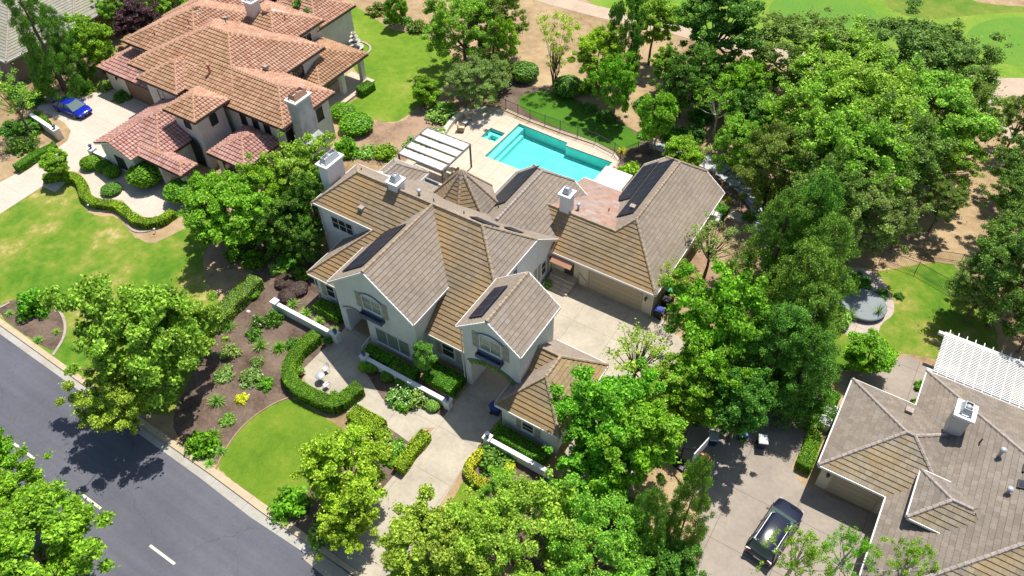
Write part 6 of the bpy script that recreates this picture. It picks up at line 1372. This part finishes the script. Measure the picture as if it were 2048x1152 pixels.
for p, lid, lb in (((1342,580),'bingreen','bin with green lid, farthest of the row beside the garage'), ((1333,598),'binblack','black lidded bin in the middle of the row beside the garage'), ((1318,618),'binblue','bin with blue lid, nearest of the row beside the garage')):
    x, y, _ = P(*p, 1.0); bin_(x, y, lid, lb, 'bins beside the garage', -1.57)
x, y, _ = P(991,812,1.0); bin_(x, y, 'binblue', 'dark bin at the corner of the small wing beside the driveway', None, 1.57, 'bindark')
for p, lid, lb in (((1428,872),'metal','bin with grey lid behind the basketball hoop'), ((1487,862),'binblue','bin with blue lid standing alone in the tree shade'), ((1527,878),'fabric','bin with pale lid at the edge of the tree shade')):
    x, y, _ = P(*p, 1.0); bin_(x, y, lid, lb, 'bins on the neighbour\'s drive', .4, 'bindark')
# basketball hoop
hx, hy, _ = P(1413,914,3.05); x, y = hx-1.7, hy+.35
root = empty('basketball_hoop', (x, y, 0), 'portable basketball hoop with red rim at the edge of the drive', 'basketball hoop'); d = Vector((hx-x, hy-y, 0)); L = d.length; d.normalize()
b = MB(); b.obox((x, y, .12), math.atan2(d.y, d.x), .55, .4, .12); b.build('base', M['binblack'], root)
bx, by = hx-d.x*.55, hy-d.y*.55
b = MB(); b.tube([(x, y, .1), (x, y, 2.2), (bx-d.x*.1, by-d.y*.1, 3.2)], .06, 8); b.build('pole', M['binblack'], root)
b = MB(); b.obox((bx, by, 3.4), math.atan2(d.y, d.x), .03, .9, .52); b.build('backboard', M['white'], root)
b = MB(); b.tube([(hx+.23*math.cos(t), hy+.23*math.sin(t), 3.05) for t in [i*math.pi/8 for i in range(17)]], .025, 6); b.beam((bx, by, 3.05), (hx-d.x*.23, hy-d.y*.23, 3.05), .12, .04); b.build('rim', M['rimred'], root)
b = MB()
for i in range(12): t = i*math.pi/6; b.tube([(hx+.22*math.cos(t), hy+.22*math.sin(t), 3.04), (hx+.14*math.cos(t+.3), hy+.14*math.sin(t+.3), 2.65)], .008, 4)
b.build('net', M['net'], root)
# air conditioners
for p, lb in (((1664,818),'upper air conditioner with beige fan guard beside the neighbour\'s roof'), ((1652,840),'lower air conditioner with round grey fan guard beside the neighbour\'s roof')):
    x, y, _ = P(*p, .85); root = empty('air_conditioner', (x, y, 0), lb, 'air conditioner', 'air conditioners')
    b = MB(); b.box(x-.42, x+.42, y-.42, y+.42, .06, .86); b.build('casing', M['white'], root); b = MB(); b.box(x-.5, x+.5, y-.5, y+.5, 0, .058); b.build('pad', M['concW'], root)
    b = MB()
    for r_ in (.1, .18, .26, .34): b.tube([(x+r_*math.cos(t), y+r_*math.sin(t), .885) for t in [i*math.pi/10 for i in range(21)]], .012, 4)
    for i in range(8): t = i*math.pi/4; b.beam((x, y, .895), (x+.36*math.cos(t), y+.36*math.sin(t), .895), .012, .012)
    b.build('fan_guard', M['metal'], root); b = MB(); b.lathe((x, y, .861), [(.36,0),(.36,.004),(0,.004)], 18); b.build('fan', M['iron'], root)
# bistro set
tx, ty, _ = P(640,751,.72); root = empty('bistro_table', (tx, ty, 0), 'round white metal bistro table on the front patio', 'table')
b = MB(); b.lathe((tx, ty, .70), [(.38,0),(.38,.025),(0,.03)], 24); b.build('tabletop', M['metal'], root)
for i in range(4): t = i*math.pi/2+.4; b = MB(); b.tube([(tx+.28*math.cos(t), ty+.28*math.sin(t), .02), (tx+.06*math.cos(t), ty+.06*math.sin(t), .4), (tx+.2*math.cos(t), ty+.2*math.sin(t), .70)], .012, 5); b.build('leg', M['darkmetal'], root)
def chair(x, y, rz, lb):
    root = empty('bistro_chair', (x, y, 0), lb, 'chair', 'chairs at the bistro table', rz); s_ = MB(); s_.box(-.21,.21,-.2,.2,.44,.47); s_.build('seat', M['metal'], root, local=True)
    for a in (-1, 1):
        for c in (-1, 1): l = MB(); l.tube([(a*.21, c*.2, 0), (a*.19, c*.18, .44)], .012, 5); l.build('leg', M['darkmetal'], root, local=True)
    k = MB(); k.tube([(-.2,.2,.45),(-.21,.26,.75),(-.14,.28,.9),(.14,.28,.9),(.21,.26,.75),(.2,.2,.45)], .013, 5)
    for q in (-.1, 0, .1): k.tube([(q,.2,.46),(q,.28,.89)], .008, 4)
    k.build('backrest', M['darkmetal'], root, local=True)
x, y, _ = P(651,737,.45); chair(x, y, -.25, 'metal chair behind the round bistro table'); x, y, _ = P(652,769,.45); chair(x, y, -1.75, 'metal chair in front of the round bistro table')
# pots
def pot(p, r, h, lb, plant=None, z=.4, mat='terrac'):
    x, y, _ = P(*p, z); root = empty('plant_pot', (x, y, 0), lb, 'pot', 'plant pots'); b = MB(); b.lathe((x, y, 0), [(r*.65,0),(r*.95,h*.8),(r*1.05,h*.82),(r*1.05,h),(r*.88,h),(r*.85,h*.85),(0,h*.85)], 14); b.build('pot', M[mat], root)
    if plant:
        me = shrub_mesh('loose', plant, 1); o = bpy.data.objects.new('plant', me); C.objects.link(o); o.parent = root; o.location = (0, 0, h*.85); o.scale = (r*1.7, r*1.7, r*1.7)
pot((655,683), .3, .5, 'tan pot at the end pillar left of the front walk', 'dark'); pot((726,734), .3, .45, 'tan pot with a green shrub below the urn pillar', 'maple'); pot((668,790), .3, .4, 'pot with a pale shrub by the hedge on the patio', 'olive'); pot((600,742), .3, .35, 'small pale shrub pot in the bend of the curved hedge', 'lime')
pot((1100,551), .28, .45, 'lower whitish pot on the side steps', None, 1.0, 'stuccoC'); pot((1108,541), .33, .5, 'upper whitish pot on the side steps', None, 1.2, 'stuccoC')

# patio cover
root = empty('patio_cover', (-15, 9.7, 0), 'white slatted shade roof on a grey steel frame beside the pool', 'patio cover'); X0, X1, Y0, Y1, ZZ = -17.8, -12.4, 7.2, 12.1, 2.85
b = MB()
for p, q in (((X0,Y0,ZZ),(X1,Y0,ZZ)), ((X0,Y1,ZZ),(X1,Y1,ZZ)), ((X0,Y0,ZZ),(X0,Y1,ZZ)), ((X1,Y0,ZZ),(X1,Y1,ZZ)), ((X0,8.45,ZZ),(X1,8.45,ZZ)), ((X0,9.7,ZZ),(X1,9.7,ZZ)), ((X0,10.9,ZZ),(X1,10.9,ZZ))): b.beam(p, q, .12, .16)
b.build('frame', plain('grey_steel', (.13,.125,.12), .5), root)
for x in (X0+.06, X1-.06):
    for y in (Y0+.06, Y1-.06): b = MB(); b.beam((x, y, 0), (x, y, ZZ-.08), .14, .14); b.build('post', M['darkmetal'], root)
for i, (ya, yb) in enumerate(((7.3,8.15),(8.55,9.35),(9.8,10.6),(11.0,12.0))):
    b = MB(); n = 14; vs = []; fs = []
    for k in range(n+1):
        x = X0+.12+(X1-X0-.24)*k/n
        for j in range(5): y = ya+(yb-ya)*j/4; vs.append((x, y, ZZ+.08+.03*math.cos(k*math.pi)-.05*(j in (1, 3)) - .07*abs(math.sin(k*1.3))*(j == 0)))
    for k in range(n):
        for j in range(4): a = k*5+j; fs.append((a, a+5, a+6, a+1))
    b.mesh(vs, fs, 0); b.build('canopy_panel', M['fabric'], root)
# things under and around the cover
root = empty('outdoor_counter', (-14, 7.6, 0), 'stone counter with a black grill under the patio cover', 'counter'); b = MB(); b.box(-16.8,-13.2,6.6,7.3,.02,.9); b.build('base', M['stuccoC'], root); b = MB(); b.box(-16.9,-13.1,6.5,7.4,.902,.96); b.build('counter_top', M['slate'], root); b = MB(); b.box(-15.6,-14.6,6.6,7.2,.962,1.2); b.build('grill', M['iron'], root)
root = empty('outdoor_sofa', (-13.4, 9.6, 0), 'beige outdoor sofa at the pool side of the patio cover', 'sofa'); b = MB(); b.box(-13.9,-13.1,8.8,10.6,.05,.4); b.build('base', M['wicker'], root); b = MB(); b.box(-13.85,-13.2,8.85,10.55,.402,.55); b.build('cushion', M['cushion'], root); b = MB(); b.box(-13.1,-12.9,8.8,10.6,.05,.8); b.build('backrest', M['wicker'], root)
# seat wall + wicker chairs
b, _ = strip('', [(882,282),(893,262),(905,246),(920,233),(938,226)], .5, .5, '', sm=1); tag(b.build('seat_wall', M['stuccoC']), 'curved cream seat wall at the planted corner of the pool terrace', 'wall')
def wchair(p, rz, lb, grp='wicker chairs by the pool'):
    x, y, _ = P(*p, .4); root = empty('wicker_chair', (x, y, 0), lb, 'chair', grp, rz); b = MB(); b.box(-.38,.38,-.36,.36,.12,.34); b.box(-.38,-.3,-.36,.36,.342,.6); b.box(.3,.38,-.36,.36,.342,.6); b.build('frame', M['wicker'], root, local=True)
    b = MB(); b.box(-.29,.29,-.36,.3,.342,.46); b.build('cushion', M['cushion'], root, local=True); b = MB(); b.mesh([(-.3,.3,.34),(.3,.3,.34),(.3,.42,.95),(-.3,.42,.95),(-.3,.2,.46),(.3,.2,.46),(.3,.33,.95),(-.3,.33,.95)], [(0,1,2,3),(7,6,5,4),(3,2,6,7),(0,3,7,4),(1,5,6,2),(0,4,5,1)]); b.build('backrest', M['cushion'], root, local=True)
    for a in (-.34, .34):
        for c in (-.32, .32): b = MB(); b.box(a-.03, a+.03, c-.03, c+.03, 0, .118); b.build('leg', M['wicker'], root, local=True)
wchair((922,255), 2.0, 'beige cushioned chair nearer the pool on the terrace corner'); wchair((935,233), 1.0, 'beige cushioned chair in the olive tree\'s shade')
x, y, _ = P(930,243,.45); root = empty('side_table', (x, y, 0), 'small grey side table between the two beige chairs', 'table'); b = MB(); b.box(x-.28, x+.28, y-.28, y+.28, .42, .46); b.build('tabletop', M['metal'], root)
for a in (-.24, .24):
    for c in (-.24, .24): b = MB(); b.box(x+a-.02, x+a+.02, y+c-.02, y+c+.02, .02, .419); b.build('leg', M['darkmetal'], root)
# square umbrella
root = empty('patio_umbrella', (1.85, 15.3, 0), 'square white patio umbrella at the right end of the pool', 'umbrella'); b = MB(); cx, cy = 1.85, 15.3; hw = 1.45
sq = [(-hw,-hw),(hw,-hw),(hw,hw),(-hw,hw)]; vs = [(cx, cy, 2.75)]+[(cx+a, cy+c, 2.3) for a, c in sq]+[(cx+a, cy+c, 2.1) for a, c in sq]
b.mesh(vs, [(0,1,2),(0,2,3),(0,3,4),(0,4,1),(1,5,6,2),(2,6,7,3),(3,7,8,4),(4,8,5,1)]); b.build('canopy', M['fabric'], root)
b = MB(); b.tube([(cx, cy, 0), (cx, cy, 2.85)], .03, 8); b.build('pole', M['darkmetal'], root); b = MB(); b.lathe((cx, cy, .02), [(.3,0),(.3,.06),(.05,.12),(0,.12)], 14); b.build('base', M['darkmetal'], root)
for a, c in sq: b = MB(); b.beam((cx, cy, 2.68), (cx+a*.98, cy+c*.98, 2.27), .03, .03); b.build('rib', M['darkmetal'], root)
# pool fence
def fence(name, pts, h, lab, gap=.14, mat='iron', grp=None):
    pts = [P(*p)[:2] for p in pts]; root = empty(name, (*pts[0], 0), lab, 'fence', grp)
    for a, c in zip(pts, pts[1:]):
        n = max(1, round(math.dist(a, c)/2.2))
        for k in range(n):
            p = (a[0]+(c[0]-a[0])*k/n, a[1]+(c[1]-a[1])*k/n); q = (a[0]+(c[0]-a[0])*(k+1)/n, a[1]+(c[1]-a[1])*(k+1)/n)
            b = MB(); b.beam((*p, 0), (*p, h+.06), .06, .06); b.build('post', M[mat], root)
            b = MB(); b.beam((*p, h-.08), (*q, h-.08), .03, .035); b.beam((*p, .12), (*q, .12), .03, .035); m = int(math.dist(p, q)/gap)
            for i in range(1, m): t = i/m; x, y = p[0]+(q[0]-p[0])*t, p[1]+(q[1]-p[1])*t; b.beam((x, y, .1), (x, y, h), .016, .016)
            b.build('picket_panel', M[mat], root)
    b = MB(); b.beam((*pts[-1], 0), (*pts[-1], h+.06), .06, .06); b.build('post', M[mat], root)
fence('pool_fence', [(990,209),(1012,221),(1060,242),(1120,264),(1190,288),(1228,308),(1240,318)], 1.45, 'black iron picket fence between the pool terrace and the small lawn')
fence('garden_fence', [(1240,318),(1275,305),(1300,310)], 1.35, 'short return of black fence at the end of the small lawn')
fence('garden_fence', [(1760,520),(1830,545),(1900,585),(1990,640)], 1.3, 'dark fence along the upper edge of the back lawn under the oaks')
fence('garden_fence', [(1780,500),(1850,515),(1920,525),(1990,545)], 1.1, 'dark rail fence at the foot of the bare tan clearing')
b, _ = strip('', [(1012,221),(1060,242),(1120,264),(1190,288),(1228,308),(1236,320),(1228,335)], .3, .12, '', px=True); b.build('terrace_kerb', M['deck'])['kind'] = 'structure'
# white pergola
root = empty('pergola', (33, 9, 0), 'white lattice pergola behind the grey brown roofed house', 'pergola'); PX0, PX1, PY0, PY1 = 32.7, 46.5, 6.9, 11.35
b = MB(); y = PY0
while y < PY1: b.box(PX0, PX1, y, y+.075, 3.0, 3.04); y += .165
b.build('lattice', M['white'], root)
b = MB(); x = PX0+.3
while x < PX1: b.box(x, x+.06, PY0-.35, PY1+.35, 2.82, 2.998); x += .62
b.build('rafters', M['white'], root)
for y in (PY0+.1, PY1-.15): b = MB(); b.box(PX0-.4, PX1, y-.05, y+.05, 2.58, 2.818); b.box(PX0-.4, PX1, y+.12, y+.2, 2.58, 2.818); b.build('beam', M['white'], root)
for x in (33.4, 38.5, 43.5): b = MB(); b.box(x-.13, x+.13, PY1-.2, PY1+.06, 0, 2.578); b.build('post', M['white'], root)
for x, y in ((33.4, PY0+.15),): b = MB(); b.box(x-.13, x+.13, y-.13, y+.13, 0, 2.578); b.build('post', M['white'], root)
# spa cover, fountain, lights, pads, stones
x, y, _ = P(1729,607,.5); root = empty('spa', (x, y, 0), 'round grey covered spa between the two spiky yuccas', 'hot tub'); b = MB(); b.lathe((x, y, 0), [(1.75,0),(1.75,.35)], 30); b.build('rim', M['slate'], root); b = MB(); b.lathe((x, y, .35), [(1.85,0),(1.85,.09),(1.7,.13),(0,.15)], 30); b.build('cover', plain('spa_cover_grey', (.20,.23,.24), .7, var=.06), root)
x, y, _ = P(712,98,0); root = empty('fountain', (x, y, 0), 'three tiered white stone fountain on the villa\'s back lawn', 'fountain')
for z0_, r_ in ((.0,1.0),(.75,.72),(1.35,.50),(1.85,.30)):
    b = MB(); b.lathe((x, y, z0_), [(r_*.35,0),(r_*.5,.05),(r_*.95,.28),(r_,.33),(r_*.94,.36),(r_*.85,.26),(0,.2)], 22); bw = b.build('bowl', M['stone'], root)
    b = MB(); b.lathe((x, y, z0_+.24), [(r_*.86,0),(0,.002)], 22); b.build('water', M['slate'], bw)
b = MB(); b.lathe((x, y, 0), [(.32,0),(.16,.3),(.2,.7),(.12,1.1),(.14,1.4),(.08,1.8),(.1,2.1),(.05,2.35),(.09,2.45),(0,2.55)], 12); b.build('stem', M['stone'], root)
b, _ = strip('', [(x+1.9*math.cos(t), y+1.6*math.sin(t)) for t in [i*math.pi/12 for i in range(25)]], .22, .12, '', px=False); b.build('bed_edging', M['pink'])['kind'] = 'structure'
for p, lb in (((156,357),'white path light at the start of the serpentine hedge'), ((176,410),'white path light left below the serpentine hedge'), ((232,413),'white path light in the middle of the serpentine hedge'), ((308,458),'white path light at the low bend of the serpentine hedge')):
    x, y, _ = P(*p, .5); root = empty('path_light', (x, y, 0), lb, 'garden light', 'path lights'); b = MB(); b.tube([(x,y,0),(x,y,.5)], .02, 6); b.build('post', M['darkmetal'], root); b = MB(); b.lathe((x,y,.5), [(.11,0),(.09,.05),(0,.11)], 10); b.build('lamp_shade', M['white'], root)
x, y, _ = P(1431,431,.75); root = empty('storage_box', (x, y, 0), 'white storage box against the right side of the garage wing', 'box'); b = MB(); b.box(x-.5, x+.5, y-.65, y+.65, 0, .72); b.build('body', M['white'], root); b = MB(); b.box(x-.54, x+.54, y-.69, y+.69, .722, .8); b.build('lid', M['fabric'], root)
sheet('concrete_pad', [(1463,418),(1491,431),(1482,446),(1455,436)], .03, 'concW')
rg = random.Random(12)
def rock(p, r, lb):
    x, y, _ = P(*p, .1); b = MB(); n = 9; b.lathe((x, y, -.05), [(r*.9,0),(r,.35*r),(r*.7,.8*r),(0,r)], 7, smooth=False, sx=1+.4*rg.random(), sy=.8+.3*rg.random()); tag(b.build('rock', M['stone']), lb, 'rock', 'stones in the mulch garden')
for p, r, lb in (((496,622),.32,'pale round stone at the top of the mulch garden'), ((485,609),.22,'small tan stone near the pale hedge'), ((482,770),.35,'left one of the pale stones under the grey green shrub'), ((500,774),.3,'right one of the pale stones under the grey green shrub'), ((524,748),.18,'white stone below the grey green shrub in the middle'), ((497,788),.16,'white stone beside the small golden shrub'), ((455,760),.25,'pale stone at the foot of the street tree'), ((1468,400),.3,'pale stone right of the golden clump on the flagstone walk')): rock(p, r*.6, lb)
ch = MB(); rg = random.Random(2)
for _ in range(900):
    x, y = rg.uniform(-24,-9), rg.uniform(-24,-10); s_ = rg.uniform(.015,.05); a = rg.random()*3
    pxy = CM @ (np.array([x, y, 0])-CAM); u, v = 1024+FPX*pxy[0]/pxy[2], 576+FPX*pxy[1]/pxy[2]
    if not (430 < u < 640 and 540 < v < 920) or (u-600)**2/70**2+(v-700)**2/110**2 < .4: continue
    ch.mesh([(x+s_*math.cos(a), y+s_*math.sin(a), .016), (x-s_*math.sin(a), y+s_*math.cos(a), .016), (x-s_*math.cos(a), y-s_*math.sin(a), .016), (x, y, .016+s_)], [(0,1,3),(1,2,3),(2,0,3)])
tag(ch.build('wood_chips', M['stone']), 'pale chips and dry leaves scattered over the mulch garden', 'wood chips', kind='stuff')
